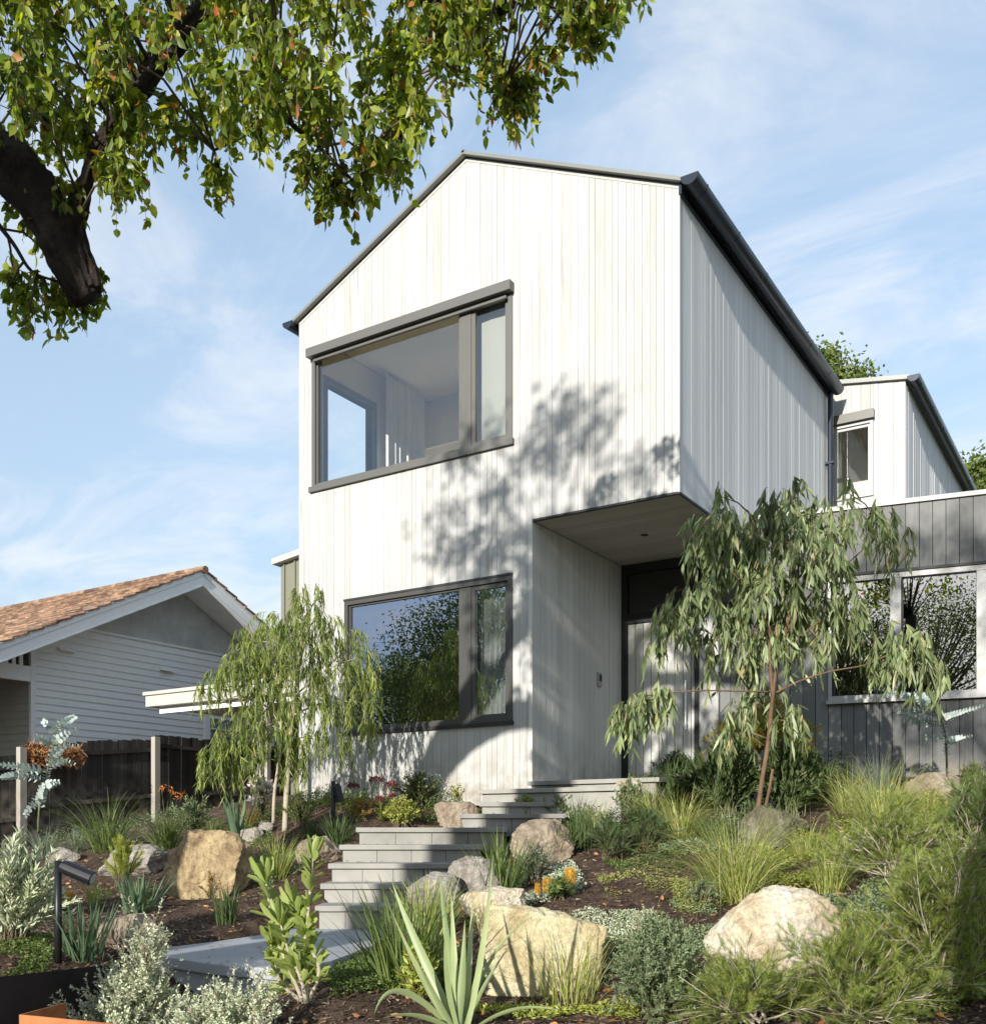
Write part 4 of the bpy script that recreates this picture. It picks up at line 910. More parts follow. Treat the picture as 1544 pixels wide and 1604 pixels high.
UPV = np.array([0, 0, 1.0])
def plant(name, label, cat, loc, parts, group=None, rz=0.0):
    e = empty(name, loc, label, cat, group, rz)
    for nm, me, m in parts:
        if isinstance(me, MB): me.build(nm, m, e, local=True, smooth=True)
        else: link(nm, me, m, e, True)
    return e

PM = {
 'lime': leafm('lime_blades', (.15, .17, .04), (.29, .30, .10), .35, extra=[(.5, (.21, .24, .06)), (.9, (.38, .34, .18))]),
 'green': leafm('green_blades', (.045, .075, .02), (.12, .15, .045), .3),
 'deep': leafm('deep_green_blades', (.03, .055, .018), (.075, .10, .035), .25),
 'bluegreen': leafm('blue_green_straps', (.05, .085, .045), (.10, .14, .08), .25, .45, tcol=(1.1, 1.2, .7)),
 'flax': leafm('pale_flax', (.15, .19, .085), (.23, .265, .13), .22, .42, tcol=(1.2, 1.3, .6)),
 'bluegrass': leafm('blue_grass', (.09, .115, .085), (.19, .21, .16), .25),
 'silver': leafm('silver_leaf', (.19, .22, .155), (.34, .36, .27), .2, .7, tcol=(1.1, 1.15, .8), spec=.15),
 'whitish': leafm('whitish_leaf', (.30, .33, .22), (.46, .48, .36), .22, .75, tcol=(1.1, 1.15, .75), spec=.1),
 'sage': leafm('sage_leaf', (.10, .14, .07), (.20, .235, .13), .25, .6),
 'apple': leafm('apple_green_leaf', (.15, .19, .05), (.27, .31, .10), .38, .45),
 'yellowgreen': leafm('yellow_green_leaf', (.17, .20, .035), (.33, .34, .08), .35, .5),
 'greena': leafm('fine_green_leaf', (.05, .085, .02), (.13, .165, .05), .35),
 'fern': leafm('feathery_green', (.05, .08, .016), (.21, .235, .05), .40, extra=[(.35, (.09, .13, .028)), (.7, (.18, .21, .045)), (.88, (.29, .29, .08)), (.95, (.24, .19, .09))]),
 'darkfern': leafm('dark_fern', (.025, .045, .018), (.07, .095, .035), .25),
 'ochre': leafm('ochre_leaf', (.11, .12, .02), (.28, .20, .03), .45),
 'gum': leafm('gum_leaf', (.065, .09, .035), (.21, .24, .12), .28, .42, tcol=(1.2, 1.3, .55), extra=[(.45, (.12, .15, .065)), (.93, (.21, .24, .12)), (.97, (.25, .20, .10))]),
 'wisp': leafm('wispy_leaf', (.085, .115, .03), (.20, .23, .06), .38, .5, extra=[(.5, (.13, .165, .045)), (.90, (.20, .23, .06)), (.95, (.30, .24, .08))]),
 'street': leafm('street_leaf', (.06, .09, .016), (.19, .22, .035), .45, .36, tcol=(1.6, 1.6, .30), extra=[(.5, (.10, .14, .022)), (.9, (.24, .26, .04)), (.955, (.26, .22, .04)), (.97, (.30, .06, .03)), (.985, (.24, .15, .04))]),
 'far': leafm('far_leaf', (.05, .08, .02), (.14, .16, .035), .35),
 'autumn': leafm('rust_leaf', (.20, .08, .03), (.38, .20, .09), .3),
 'bronze': leafm('bronze_blades', (.16, .12, .03), (.34, .22, .06), .35),
 'disc': leafm('glaucous_disc', (.22, .27, .25), (.38, .42, .39), .2, .6, tcol=(1, 1.1, .95)),
 'redflower': leafm('sedum_red', (.07, .014, .016), (.15, .04, .04), .2, .7, tcol=(1, .6, .6)),
 'pinkflower': leafm('blush_flower', (.42, .32, .28), (.66, .58, .54), .3, .7, tcol=(1, 1, 1)),
 'whiteflower': leafm('white_flower', (.55, .55, .5), (.75, .75, .7), .3, .7, tcol=(1, 1, 1)),
 'orange': leafm('orange_flower', (.42, .12, .03), (.60, .24, .06), .3, .7, tcol=(1, .8, .6)),
 'yellowflower': leafm('banksia_yellow', (.34, .19, .02), (.48, .30, .05), .25, .7, tcol=(1, .9, .5)),
 'stem': ramp3('green_stem', 9, [(.3, (.10, .12, .05)), (.7, (.22, .21, .12))], bump=.3, dist=.003),
 'twig': ramp3('brown_twig', 9, [(.3, (.09, .06, .04)), (.7, (.20, .15, .10))], bump=.4, dist=.003),
 'redtwig': ramp3('gum_bark', 6, [(.3, (.08, .045, .03)), (.6, (.17, .105, .065)), (.8, (.32, .23, .15))], bump=.3, dist=.003),
 'palebark': ramp3('pale_bark', 6, [(.3, (.28, .24, .17)), (.7, (.45, .40, .30))], bump=.3, dist=.003),
}
seedc = [100]
def RS():
    seedc[0] += 1; return np.random.default_rng(seedc[0])
def tuft(px, py, hp, label, mk='green', n=120, w=.008, lean=.6, curve=1.1, base=.06, name='grass_tuft', cat='grass clump', group=None, k=7, taper=2, Lv=.3, flowers=None, fold=False, dd=0, wide=1):
    c, t = G(px, py); h = hp / F * t; R = RS()
    V, Fq = blades(R, n, h * 1.18 * wide, w, lean, curve, base, k=k, taper=taper, Lv=Lv, fold=fold)
    V[:, 2] -= .015
    parts = [('blades', npmesh(V, Fq), PM[mk])]
    if flowers:
        fm, cnt, fh, sz = flowers; FLS = []; mb = MB()
        for i in range(cnt):
            a = R.uniform(0, 6.28); r = R.uniform(0, .5) * h; tip = Vector((math.cos(a) * r, math.sin(a) * r, h * fh * R.uniform(.85, 1.1))); mb.tube([(0, 0, 0), tip * .6 + Vector((0, 0, .02)), tip], [.003, .0025, .002], 4)
            m = 26; P = np.array(tip) + R.normal(0, sz * .35, (m, 3)); LS = Leaves(); FLS.append(LS); LS.add(LEAF_D, P, R.normal(0, 1, (m, 3)) + UPV, R.normal(0, 1, (m, 3)), sz * .5, sz * .22)
        parts += [('flower_stalk', mb, PM['stem'])] + [('flower', f_.mesh(), PM[fm]) for f_ in FLS]
    return plant(name, label, cat, c, parts, group)
def bush(px, py, hp, wp, label, mk, ll, lw, n=60, m=45, tpl=LEAF_D, spread=.8, name='shrub', cat='shrub', group=None, bend=.3, low=.12, stem='twig', r=.004, flowers=None, dd=0, twist=True, t0=.15, droop=0.0, sub=0, lvl=None):
    c, t = G(px, py); h, w = hp / F * t, wp / F * t; R = RS()
    P = stems_dome(R, n, h, w, base=w * .06, bend=bend, low=low); mb = MB(); tubes(mb, P, r, r * .4)
    if sub:
        B, T = sample(P, R, sub, .3, .95); Dv, _ = around(R, T, .7); tt = (np.arange(4) / 3)[None, :, None]; ln = (.28 * h * R.uniform(.5, 1.1, len(B)))[:, None, None]
        P2 = B[:, None] + Dv[:, None] * tt * ln; P2[:, :, 2] += (tt[:, :, 0] ** 2 * ln[:, :, 0] * .25); tubes(mb, P2, r * .5, r * .25, 3); LS = Leaves(); Q, T = sample(P2, R, m, .1, 1.02)
    else: LS = Leaves(); Q, T = sample(P, R, m, t0, 1.0)
    Dv, q = around(R, T, spread); Dv[:, 2] -= droop; LS.add(tpl, Q, Dv, T + R.normal(0, .5, T.shape), ll * R.uniform(.65, 1.2, len(Q)), lw * R.uniform(.75, 1.15, len(Q)))
    LS.V = [np.where(v[:, 2:3] < -.03, v * [1, 1, 0], v) for v in LS.V]
    parts = [('stem', mb, PM[stem]), ('foliage', LS.mesh(), PM[mk])]
    if flowers:
        fm, cnt, sz, per = flowers; E = P[R.integers(0, len(P), cnt), -1]; E = E + R.normal(0, .02, E.shape); FP = np.repeat(E, per, 0) + R.normal(0, sz * .4, (cnt * per, 3)) * [1, 1, .35]
        fl = Leaves().add(LEAF_D, FP, R.normal(0, 1, FP.shape) + UPV * 1.2, R.normal(0, 1, FP.shape), sz * .6, sz * .35); parts.append(('flower', fl.mesh(), PM[fm]))
    return plant(name, label, cat, c, parts, group)

# ---- bark chips and fallen leaves lying on the mulch
R = RS(); n = 70000
r_ = R.uniform(-.5, .55, n); f_ = 4.2 + (R.uniform(0, 1, n) ** 1.3) * 8.5; X = (r_ * f_) * CA - f_ * SA; Y = (r_ * f_) * SA + f_ * CA; Z = tz(X, Y)
okm = (Y < 9.35) | (X > XE + 2.4); 
for l, rr, f0, f1, zt_ in STEPS:
    P = [RF((l - CX) / F * f0 - .1, f0 - .1), RF((rr - CX) / F * f0 + .05, f0 - .1), RF((rr - CX) / F * f0 + .05, f1 + .1), RF((l - CX) / F * f0 - .1, f1 + .1)]; okm &= ~inpoly(X, Y, [(p.x, p.y) for p in P])
okm &= ~inpoly(X, Y, [(p.x, p.y) for p in LP])
okm &= ~((X > pl.x - .05) & (X < -3.4) & (Y > 8.95))
bz = np.array([mnoise.noise(Vector((x * 1.7, y * 1.7, 0))) * .03 + mnoise.noise(Vector((x * 6, y * 6, 3))) * .014 for x, y in zip(X, Y)])
Pp = np.stack([X, Y, Z + bz + .006], 1)[okm]; m = len(Pp); ch = Leaves(); sp = R.uniform(0, 1, m)
chm = leafm('bark_chip', (.03, .018, .012), (.13, .085, .055), 0.0, .9, extra=[(.5, (.06, .037, .025)), (.88, (.19, .135, .09))])
ch.add(NEEDLE, Pp, np.stack([R.normal(0, 1, m), R.normal(0, 1, m), R.normal(0, .22, m)], 1), UPV + R.normal(0, .4, (m, 3)), R.uniform(.012, .05, m), R.uniform(.004, .016, m))
tag(link('bark_chips', ch.mesh(), chm), 'brown bark chips and twigs strewn over the garden mulch', 'mulch', kind='stuff')
k = R.choice(m, 900, False); fl = Leaves().add(LEAF_O, Pp[k] + [0, 0, .01], np.stack([R.normal(0, 1, 900), R.normal(0, 1, 900), R.normal(0, .3, 900)], 1), UPV + R.normal(0, .5, (900, 3)), R.uniform(.03, .065, 900), R.uniform(.02, .035, 900))
ex_ = []
for l, rr, f0, f1, zt_ in STEPS:
    for q_ in range(16): f = R.uniform(f0 + .02, f0 + .33); rx_ = R.uniform((l - CX) / F * f0, (rr - CX) / F * f0); p_ = RF(rx_, f, zt_ + .006); ex_.append(tuple(p_))
for q_ in range(70): a_, b_ = LP[R.integers(0, len(LP))], LP[R.integers(0, len(LP))]; u_ = R.uniform(.05, .95); p_ = a_.lerp(b_, u_); ex_.append((p_.x, p_.y, LANDZ + .006))
ex_ = np.array(ex_); ne = len(ex_); fl.add(LEAF_O, ex_, np.stack([R.normal(0, 1, ne), R.normal(0, 1, ne), R.normal(0, .1, ne)], 1), np.tile(UPV, (ne, 1)), R.uniform(.02, .045, ne), R.uniform(.01, .022, ne))
tag(link('fallen_leaves', fl.mesh(), PM['autumn']), 'dry rust brown leaves fallen over the garden beds', 'fallen leaves', kind='stuff')
# low weeds creeping through the beds
def cover(polypx, n, mk, ll, lw, hgt, label, tpl=LEAF_D, name='ground_cover', up=.8, flow=None):
    R = RS(); C_ = [G(*p)[0] for p in polypx]; xs = [c.x for c in C_]; ys = [c.y for c in C_]
    X = R.uniform(min(xs), max(xs), n * 4); Y = R.uniform(min(ys), max(ys), n * 4); k = inpoly(X, Y, [(c.x, c.y) for c in C_]); X, Y = X[k][:n], Y[k][:n]
    dn = np.array([mnoise.noise(Vector((x * 2.6, y * 2.6, 7))) for x, y in zip(X, Y)]); kk_ = dn > -.12; X, Y, dn = X[kk_], Y[kk_], dn[kk_]; m = len(X)
    Z = tz(X, Y) + R.uniform(0, 1, m) * hgt * (.35 + np.clip(dn + .2, 0, 1)); P = np.stack([X, Y, Z], 1)
    o = link(name, Leaves().add(tpl, P, np.stack([R.normal(0, 1, m), R.normal(0, 1, m), R.uniform(-.2, up, m)], 1), UPV + R.normal(0, .7, (m, 3)), ll * R.uniform(.6, 1.3, m), lw * R.uniform(.7, 1.2, m)).mesh(), PM[mk])
    return tag(o, label, 'ground cover', kind='stuff')
cover([(505, 1512), (620, 1495), (650, 1560), (520, 1575)], 9000, 'greena', .022, .012, .09, 'low dark green ground cover beside the bluestone landing')
cover([(250, 1580), (620, 1560), (1000, 1570), (1000, 1603), (250, 1603)], 5000, 'yellowgreen', .03, .010, .06, 'sparse yellow green weeds in the mulch at the bottom of the garden')
cover([(960, 1440), (1110, 1400), (1140, 1500), (960, 1520)], 7000, 'sage', .022, .008, .08, 'sage green sprigs spreading in front of the lime grass fountain')
cover([(1380, 1240), (1543, 1240), (1543, 1310), (1360, 1310)], 12000, 'yellowgreen', .03, .013, .16, 'bright yellow green leafy ground cover below the reddish boulder')
cover([(1270, 1340), (1430, 1310), (1543, 1400), (1400, 1480), (1290, 1440)], 14000, 'sage', .024, .013, .13, 'pale small leaved ground cover under the feathery sprays')
cover([(1120, 1530), (1543, 1480), (1543, 1603), (1060, 1603)], 16000, 'fern', .028, .006, .12, 'fine green ground cover in the lower corner by the white boulder')
cover([(600, 1262), (760, 1262), (760, 1290), (590, 1290)], 5000, 'greena', .03, .014, .12, 'green ground cover filling behind the top step')
cover([(700, 1380), (900, 1362), (915, 1400), (830, 1422), (700, 1420)], 9000, 'silver', .026, .018, .12, 'silvery blue ground cover around the orange banksia flowers')
cover([(0, 1480), (80, 1470), (80, 1535), (0, 1545)], 3500, 'greena', .02, .012, .05, 'green creeping weeds along the top of the steel wall')
cover([(60, 1290), (330, 1275), (330, 1320), (60, 1345)], 8000, 'sage', .03, .012, .22, 'grey green low foliage massed along the foot of the fence')
cover([(360, 1258), (560, 1243), (590, 1275), (400, 1300)], 9000, 'greena', .03, .011, .22, 'mid green foliage massed below the wispy tree')
cover([(870, 1262), (1040, 1240), (1070, 1300), (960, 1345), (870, 1325)], 12000, 'darkfern', .04, .012, .25, 'dark leafy ground cover in the shade before the porch')
cover([(1000, 1235), (1330, 1222), (1330, 1262), (1010, 1275)], 9000, 'darkfern', .05, .015, .3, 'dark undergrowth at the foot of the charcoal wing')

# ---- left bed
bush(25, 1480, 165, 190, 'billowing pale silver shrub at the edge beside the tall bollard light', 'whitish', .075, .016, n=90, m=46, tpl=LEAF_D, spread=.55, low=.0)
tuft(68, 1345, 62, 'bluish grey grass tuft by the slim slanting rock', 'bluegrass', 160, .006, .7, .8)
tuft(120, 1335, 48, 'dull blue green low grass in front of the fence post', 'bluegrass', 130, .007, .8, .9)
tuft(168, 1335, 95, 'large wild green grass clump with long arching blades against the dark fence', 'green', 230, .010, .9, 1.0, base=.14, wide=1.2)
tuft(262, 1330, 70, 'upright green kangaroo paw clump with faded orange flower heads', 'green', 150, .012, .55, .7, base=.12, flowers=('orange', 4, 1.3, .06), name='kangaroo_paw', cat='flowering plant')
bush(300, 1312, 62, 96, 'grey green upright leafy shrub in front of the fence beside the wispy tree', 'sage', .06, .015, n=60, m=24, spread=.5)
bush(30, 1325, 62, 70, 'grey leafy low shrub at the foot of the first fence post', 'bluegrass', .05, .012, n=40, m=24)
bush(192, 1392, 80, 84, 'bright green needle leaved young conifer like shrub before the grey rock', 'yellowgreen', .035, .004, n=34, m=330, tpl=NEEDLE, spread=.8, name='needle_leaved_shrub', t0=.3, r=.005, low=.06)
tuft(213, 1432, 66, 'tight upright blue green strap clump in mulch left of the golden boulder', 'bluegreen', 70, .014, .5, .15, base=.09, k=5, taper=4, name='strap_leaf_clump', cat='strap leaved plant')
tuft(131, 1503, 90, 'tight upright strap clump right beside the pole of the tall bollard light', 'bluegreen', 75, .014, .5, .15, base=.08, k=5, taper=4, name='strap_leaf_clump', cat='strap leaved plant')
tuft(356, 1448, 62, 'small dark strap clump against the right foot of the golden boulder', 'deep', 45, .013, .5, .2, base=.07, k=5, taper=4, name='strap_leaf_clump', cat='strap leaved plant')
tuft(145, 1418, 48, 'thin yellow green grass tuft behind the tall bollard light', 'lime', 45, .008, .45, .3, base=.05)
bush(292, 1408, 55, 34, 'dry golden brown sprig growing against the face of the golden boulder', 'bronze', .03, .008, n=10, m=40, name='dry_sprig', cat='dry plant')
bush(330, 1408, 40, 50, 'low dry straw coloured sprig right under the golden boulder', 'bronze', .025, .007, n=12, m=26, name='dry_sprig', cat='dry plant')
tuft(432, 1377, 78, 'bright lime grass fountain between the golden boulder and the steps', 'lime', 190, .007, .75, .5, base=.08)
tuft(372, 1330, 84, 'upright dark blue green spear leaved plant behind the golden boulder', 'bluegreen', 9, .075, .30, .15, base=.03, k=8, taper=2.2, fold=True, name='spear_leaf_plant', cat='strap leaved plant', Lv=.15)
tuft(400, 1375, 50, 'grey blue arching broad leaves low beside the golden boulder', 'bluegrass', 12, .04, 1.0, .8, base=.04, fold=True, name='spear_leaf_plant', cat='strap leaved plant')
bush(408, 1290, 62, 66, 'shrub with blush white flower heads under the wispy tree', 'sage', .04, .016, n=36, m=20, flowers=('pinkflower', 40, .09, 16), name='flowering_shrub')
tuft(388, 1300, 44, 'bronze orange grass tuft behind the wispy tree trunk', 'bronze', 110, .008, .6, .8)
bush(470, 1296, 50, 78, 'soft green rounded shrub just right of the pale trunk', 'greena', .04, .010, n=50, m=26)
tuft(530, 1322, 55, 'dark green strap clump at the foot of the short bollard light', 'deep', 80, .014, .8, .5, base=.09, name='strap_leaf_clump', cat='strap leaved plant')
tuft(487, 1312, 40, 'dark green spiky tuft in front of the pale trunk', 'deep', 70, .010, .8, .5, base=.06)
bush(562, 1288, 36, 84, 'low orange and green heath like mound beside the short bollard light', 'bronze', .03, .008, n=50, m=28)
def sedum(px, py, hp, label, heads):
    c, t = G(px, py); R = RS(); h = hp / F * t; mb = MB(); LS = Leaves(); FLS = []
    for dx, q, sz in heads:
        FL = Leaves(); FLS.append(FL)
        tip = R_ * (dx / F * t) + Vector((0, 0, h * q)) + Fw * R.uniform(-.08, .08); mb.tube([(0, 0, 0), tip * .5 + Vector((0, 0, .03)), tip], [.005, .004, .003], 5)
        s = sz / F * t; m = 150; a = R.uniform(0, 6.28, m); r = np.sqrt(R.uniform(0, 1, m)) * s / 2
        P = np.array(tip) + np.stack([np.cos(a) * r, np.sin(a) * r, R.normal(0, .012, m) + s * .16 * (1 - (r / (s / 2)) ** 2)], 1); FL.add(LEAF_D, P, R.normal(0, .7, (m, 3)) + UPV, R.normal(0, 1, (m, 3)), .022, .016)
        m = 26; Q = np.array(tip)[None] * R.uniform(.1, .85, (m, 1)); LS.add(LEAF_O, Q, np.stack([R.normal(0, 1, m), R.normal(0, 1, m), R.uniform(0, .6, m)], 1), np.tile(UPV, (m, 1)), .07, .03)
    return plant('sedum', label, 'flowering plant', c, [('stem', mb, PM['stem']), ('foliage', LS.mesh(), PM['yellowgreen'])] + [('flower', f_.mesh(), PM['redflower']) for f_ in FLS])
sedum(598, 1290, 66, 'tall flat headed dark red sedum in front of the facade', [(-8, 1.0, 24), (14, .90, 20), (16, .62, 14), (-2, .55, 12)])
sedum(550, 1285, 50, 'single small dark red sedum head right of the short bollard light', [(4, 1.0, 20)])
bush(655, 1262, 50, 130, 'dark green shrub dotted with tiny white flowers against the facade', 'greena', .030, .013, n=110, m=34, flowers=('whiteflower', 90, .03, 4), name='flowering_shrub')
bush(722, 1262, 38, 66, 'small olive green bush at the top end of the steps by the facade', 'yellowgreen', .03, .012, n=50, m=26)
bush(628, 1298, 46, 92, 'dense yellow green rounded mound on the edge of the top step', 'yellowgreen', .030, .017, n=110, m=32, low=.1)
bush(700, 1250, 22, 90, 'low grey green tufted planting along the base of the facade', 'sage', .03, .008, n=60, m=20)
# ---- banksias with upright flowers
def banksia(px, py, label, heads, wpx=70, hpx=40):
    c, t = G(px, py); R = RS(); LS = Leaves(); mb = MB(); FL = []
    P = stems_dome(R, 34, hpx / F * t, wpx / F * t); tubes(mb, P, .004, .002); Q, T = sample(P, R, 26, .15, 1.0); Dv, _ = around(R, T, .9); LS.add(STRIP, Q, Dv, T, .05, .010)
    e = plant('banksia', label, 'flowering plant', c, [('stem', mb, PM['twig']), ('foliage', LS.mesh(), PM['greena'])])
    for dx, y0, y1, w in heads:
        b0 = R_ * (dx / F * t) + Vector((0, 0, y0 / F * t)); h = (y1 - y0) / F * t; r = w / F * t / 2; m = 1500; z = R.uniform(0, 1, m); a = R.uniform(0, 6.28, m); rr = r * .72 * np.where(z > .85, np.sqrt(np.clip(1 - ((z - .85) / .15) ** 2, .05, 1)), 1)
        nrm = np.stack([np.cos(a), np.sin(a), (z - .3) * .5], 1); PP = np.array(b0) + np.stack([np.cos(a) * rr, np.sin(a) * rr, z * h], 1)
        L2 = Leaves().add(NEEDLE, PP, nrm + R.normal(0, .25, nrm.shape), R.normal(0, 1, nrm.shape), r * .34, .003)
        link('flower_spike', L2.mesh(), PM['yellowflower'], e, True)
        MB().tube([b0, b0 + Vector((0, 0, h * .5)), b0 + Vector((0, 0, h * .93)), b0 + Vector((0, 0, h * .98))], [r * .5, r * .6, r * .5, r * .1], 12).build('flower_core', PM['yellowflower'], e, local=True)
    return e
banksia(872, 1412, 'dark leaved banksia with orange yellow flower candles above the yellow boulder', [(21, 26, 50, 17), (-14, 12, 34, 17), (-2, 10, 30, 16), (-30, 8, 26, 9)], 96, 34)
banksia(92, 1436, 'banksia with plump yellow flower candles behind the tall bollard light', [(-16, 18, 36, 12), (8, 16, 32, 10), (16, 18, 38, 15), (-2, 14, 28, 9)], 60, 26)
# ---- centre
tuft(785, 1402, 105, 'dark strap leaved tuft on the right edge of the middle steps', 'green', 150, .012, .6, .45, base=.12, name='strap_leaf_clump', cat='strap leaved plant')
bush(822, 1300, 52, 52, 'upright bright green shrub at the right end of the upper steps', 'apple', .045, .012, n=26, m=34, spread=.6, low=.4)
bush(840, 1385, 62, 110, 'dark grey green fine leaved bush in front of the pinkish boulder', 'bluegrass', .028, .010, n=70, m=34)
tuft(638, 1550, 170, 'tall dense green strap clump in front of the lower steps', 'green', 210, .014, .55, .42, base=.14, name='strap_leaf_clump', cat='strap leaved plant', Lv=.4)
tuft(672, 1480, 110, 'yellow green strap clump behind the pale spear leaved plant', 'lime', 120, .012, .6, .5, base=.10, name='strap_leaf_clump', cat='strap leaved plant')
tuft(760, 1452, 60, 'pale straw grass tuft on the sandstone shelf', 'lime', 90, .006, .7, .8, base=.08)
bush(655, 1575, 90, 80, 'low bright yellow green leafy plant at the foot of the spear leaved plant', 'yellowgreen', .05, .016, n=40, m=20)
tuft(912, 1330, 66, 'upright dark green rushes in shade right of the pinkish boulder', 'deep', 110, .009, .25, .2, base=.09, name='rush_clump')
for i, (px, py, hp, wp, lb) in enumerate([(880, 1292, 42, 70, 'dark spiky leaved fern like shrub close to the porch step'), (955, 1350, 60, 150, 'dark ferny sprawling shrub above the open mulch'), (1012, 1335, 60, 120, 'shadowed feathery shrub left of the big lime grass fountain'), (985, 1290, 66, 80, 'mottled grey green shrub before the pale porch rock')]):
    bush(px, py, hp, wp, lb, 'darkfern' if i != 3 else 'sage', .10 if i != 3 else .04, .05 if i != 3 else .018, n=26 if i != 3 else 60, m=14 if i != 3 else 26, tpl=PIN if i != 3 else LEAF_D, spread=.6, name='fern_like_shrub' if i != 3 else 'shrub')
tuft(1065, 1315, 82, 'soft mid green grass fountain left of the gum trunk', 'lime', 300, .006, .8, 1.2, base=.10, wide=1.25)
tuft(1155, 1412, 128, 'huge lime grass fountain in front of the gum above the white boulder', 'lime', 620, .0055, .85, 1.25, base=.12, wide=1.35)
tuft(1382, 1316, 118, 'big yellow lime grass fountain in front of the charcoal wing', 'lime', 560, .0055, .75, 1.2, base=.13, wide=1.25)
tuft(1372, 1252, 78, 'pale feathery topped grass behind the big yellow lime fountain', 'bluegrass', 420, .004, .55, 1.5, base=.10, wide=1.15)
tuft(1300, 1400, 70, 'olive grass tuft spilling between the two lime fountains', 'lime', 180, .006, .9, 1.1, base=.10, wide=1.3)
for i, (px, py, hp, n, lb) in enumerate([(1120, 1262, 100, 34, 'dark broad strap leaves in the shade left of the gum trunk'), (1235, 1262, 105, 36, 'dark broad strap leaves right of the gum trunk'), (1060, 1258, 70, 26, 'dark shaded strap leaves beside the front door'), (1290, 1255, 70, 26, 'dark upright straps in front of the window end of the wing')]):
    tuft(px, py, hp, lb, 'deep', n * 2, .042, .45, .45, base=.10, k=7, taper=2.5, fold=True, name='flax_clump', cat='flax')
bush(1525, 1262, 66, 80, 'dense fine green shrub at the right border beside the reddish boulder', 'greena', .03, .008, n=90, m=36, spread=.6)
tuft(890, 1575, 110, 'fine yellow bladed grass at the right foot of the yellow boulder', 'lime', 130, .006, .6, .55, base=.14, wide=1.2)
tuft(868, 1480, 60, 'wiry grass blades rising over the top edge of the yellow boulder', 'lime', 40, .005, .5, .4, base=.14, dd=-.3)
bush(1035, 1600, 142, 190, 'rounded blue green fine leaved shrub in the foreground beside the yellow boulder', 'sage', .022, .008, n=210, m=34, sub=3, spread=.8, r=.002, low=0, t0=.05, stem='stem')
bush(1010, 1490, 66, 120, 'loose silvery sprigs rising behind the rounded blue green shrub', 'whitish', .02, .006, n=40, m=40, spread=.7)
# ---- foreground white shrub
bush(205, 1655, 128, 270, 'pale whitish small leaved shrub sprawling over the orange steel planter', 'whitish', .020, .010, n=90, m=16, sub=12, spread=.9, low=.02, bend=.15, r=.004, stem='palebark')
bush(345, 1665, 100, 250, 'second pale whitish shrub spreading towards the broad leaved upright plant', 'whitish', .020, .010, n=60, m=16, sub=11, spread=.9, low=.02, bend=.1, r=.004, stem='palebark')
bush(232, 1650, 205, 120, 'tall loose wands of the pale whitish shrub rising before the landing', 'whitish', .020, .010, n=9, m=16, sub=22, spread=.9, low=.35, bend=.1, r=.004, stem='palebark')
bush(400, 1655, 120, 150, 'thin leaning wands of pale foliage at the front edge of the landing', 'whitish', .018, .008, n=7, m=12, sub=16, spread=.9, low=.2, bend=.1, r=.003, stem='palebark')
cover([(1040, 1300), (1160, 1290), (1180, 1340), (1100, 1345), (1030, 1350)], 6000, 'sage', .03, .012, .12, 'grey green ground cover behind the huge lime grass fountain')
cover([(1180, 1330), (1340, 1300), (1340, 1400), (1210, 1395)], 9000, 'yellowgreen', .03, .012, .13, 'yellow green ground cover right of the huge lime grass fountain')
cover([(880, 1440), (1000, 1420), (1000, 1480), (930, 1500)], 3500, 'whitish', .02, .006, .10, 'pale dry sprigs at the end of the yellow boulder')
tuft(1262, 1345, 60, 'pale green grass tuft before the mossy boulder', 'lime', 200, .0055, .9, 1.1, base=.09, wide=1.3)
tuft(1330, 1275, 70, 'lime grass tuft at the left foot of the big yellow lime fountain', 'lime', 240, .0055, .8, 1.1, base=.09, wide=1.2)
tuft(1450, 1300, 74, 'lime grass tuft before the reddish brown boulder', 'lime', 260, .0055, .8, 1.1, base=.09, wide=1.2)
tuft(1120, 1330, 60, 'dark green grass tuft left of the mossy boulder', 'green', 180, .007, .8, 1.0, base=.09, wide=1.2)
bush(1100, 1425, 40, 90, 'low sage green shrublet touching the white boulder', 'sage', .02, .007, n=60, m=30, sub=2)
tuft(585, 1400, 0.1, 'x', 'green', 1, .001) if False else None

bush(118, 1300, 40, 90, 'grey green shrublet at the base of the fence between the first two posts', 'sage', .04, .012, n=50, m=24)
tuft(330, 1318, 44, 'small green grass tuft above the dull grey boulder', 'green', 110, .007, .8, .8)
tuft(740, 1300, 30, 'short dark tuft at the end of the top step', 'green', 70, .007, .7, .7)
bush(1290, 1248, 48, 110, 'dark leafy shrub in the shade below the wing window', 'darkfern', .05, .02, n=60, m=26, name='shrub')
bush(1085, 1262, 60, 120, 'dark leafy shrub in the shade between porch and gum trunk', 'darkfern', .06, .022, n=60, m=26, name='shrub')

bush(1140, 1282, 120, 140, 'dark dense leafy shrub directly left of the gum trunk', 'deep', .085, .020, n=90, m=34, spread=.5, stem='stem', low=.05)
bush(1238, 1282, 110, 130, 'dark dense leafy shrub directly right of the gum trunk', 'deep', .085, .020, n=80, m=34, spread=.5, stem='stem', low=.05)
bush(1190, 1300, 44, 90, 'small dark plant at the foot of the gum trunk', 'darkfern', .05, .018, n=50, m=26)
cover([(930, 1330), (1060, 1310), (1080, 1365), (960, 1370)], 3500, 'greena', .025, .010, .08, 'thin green sprigs at the shaded edge of the open mulch')
cover([(1050, 1380), (1120, 1370), (1150, 1420), (1060, 1440)], 4000, 'lime', .03, .006, .10, 'short lime sprigs at the left foot of the huge grass fountain')
tuft(880, 1345, 62, 'dark green strap tuft right of the pinkish brown boulder', 'green', 110, .010, .7, .6, base=.09, name='strap_leaf_clump', cat='strap leaved plant')
tuft(935, 1305, 58, 'bright small grass tuft before the porch slab end', 'lime', 120, .006, .6, .8)
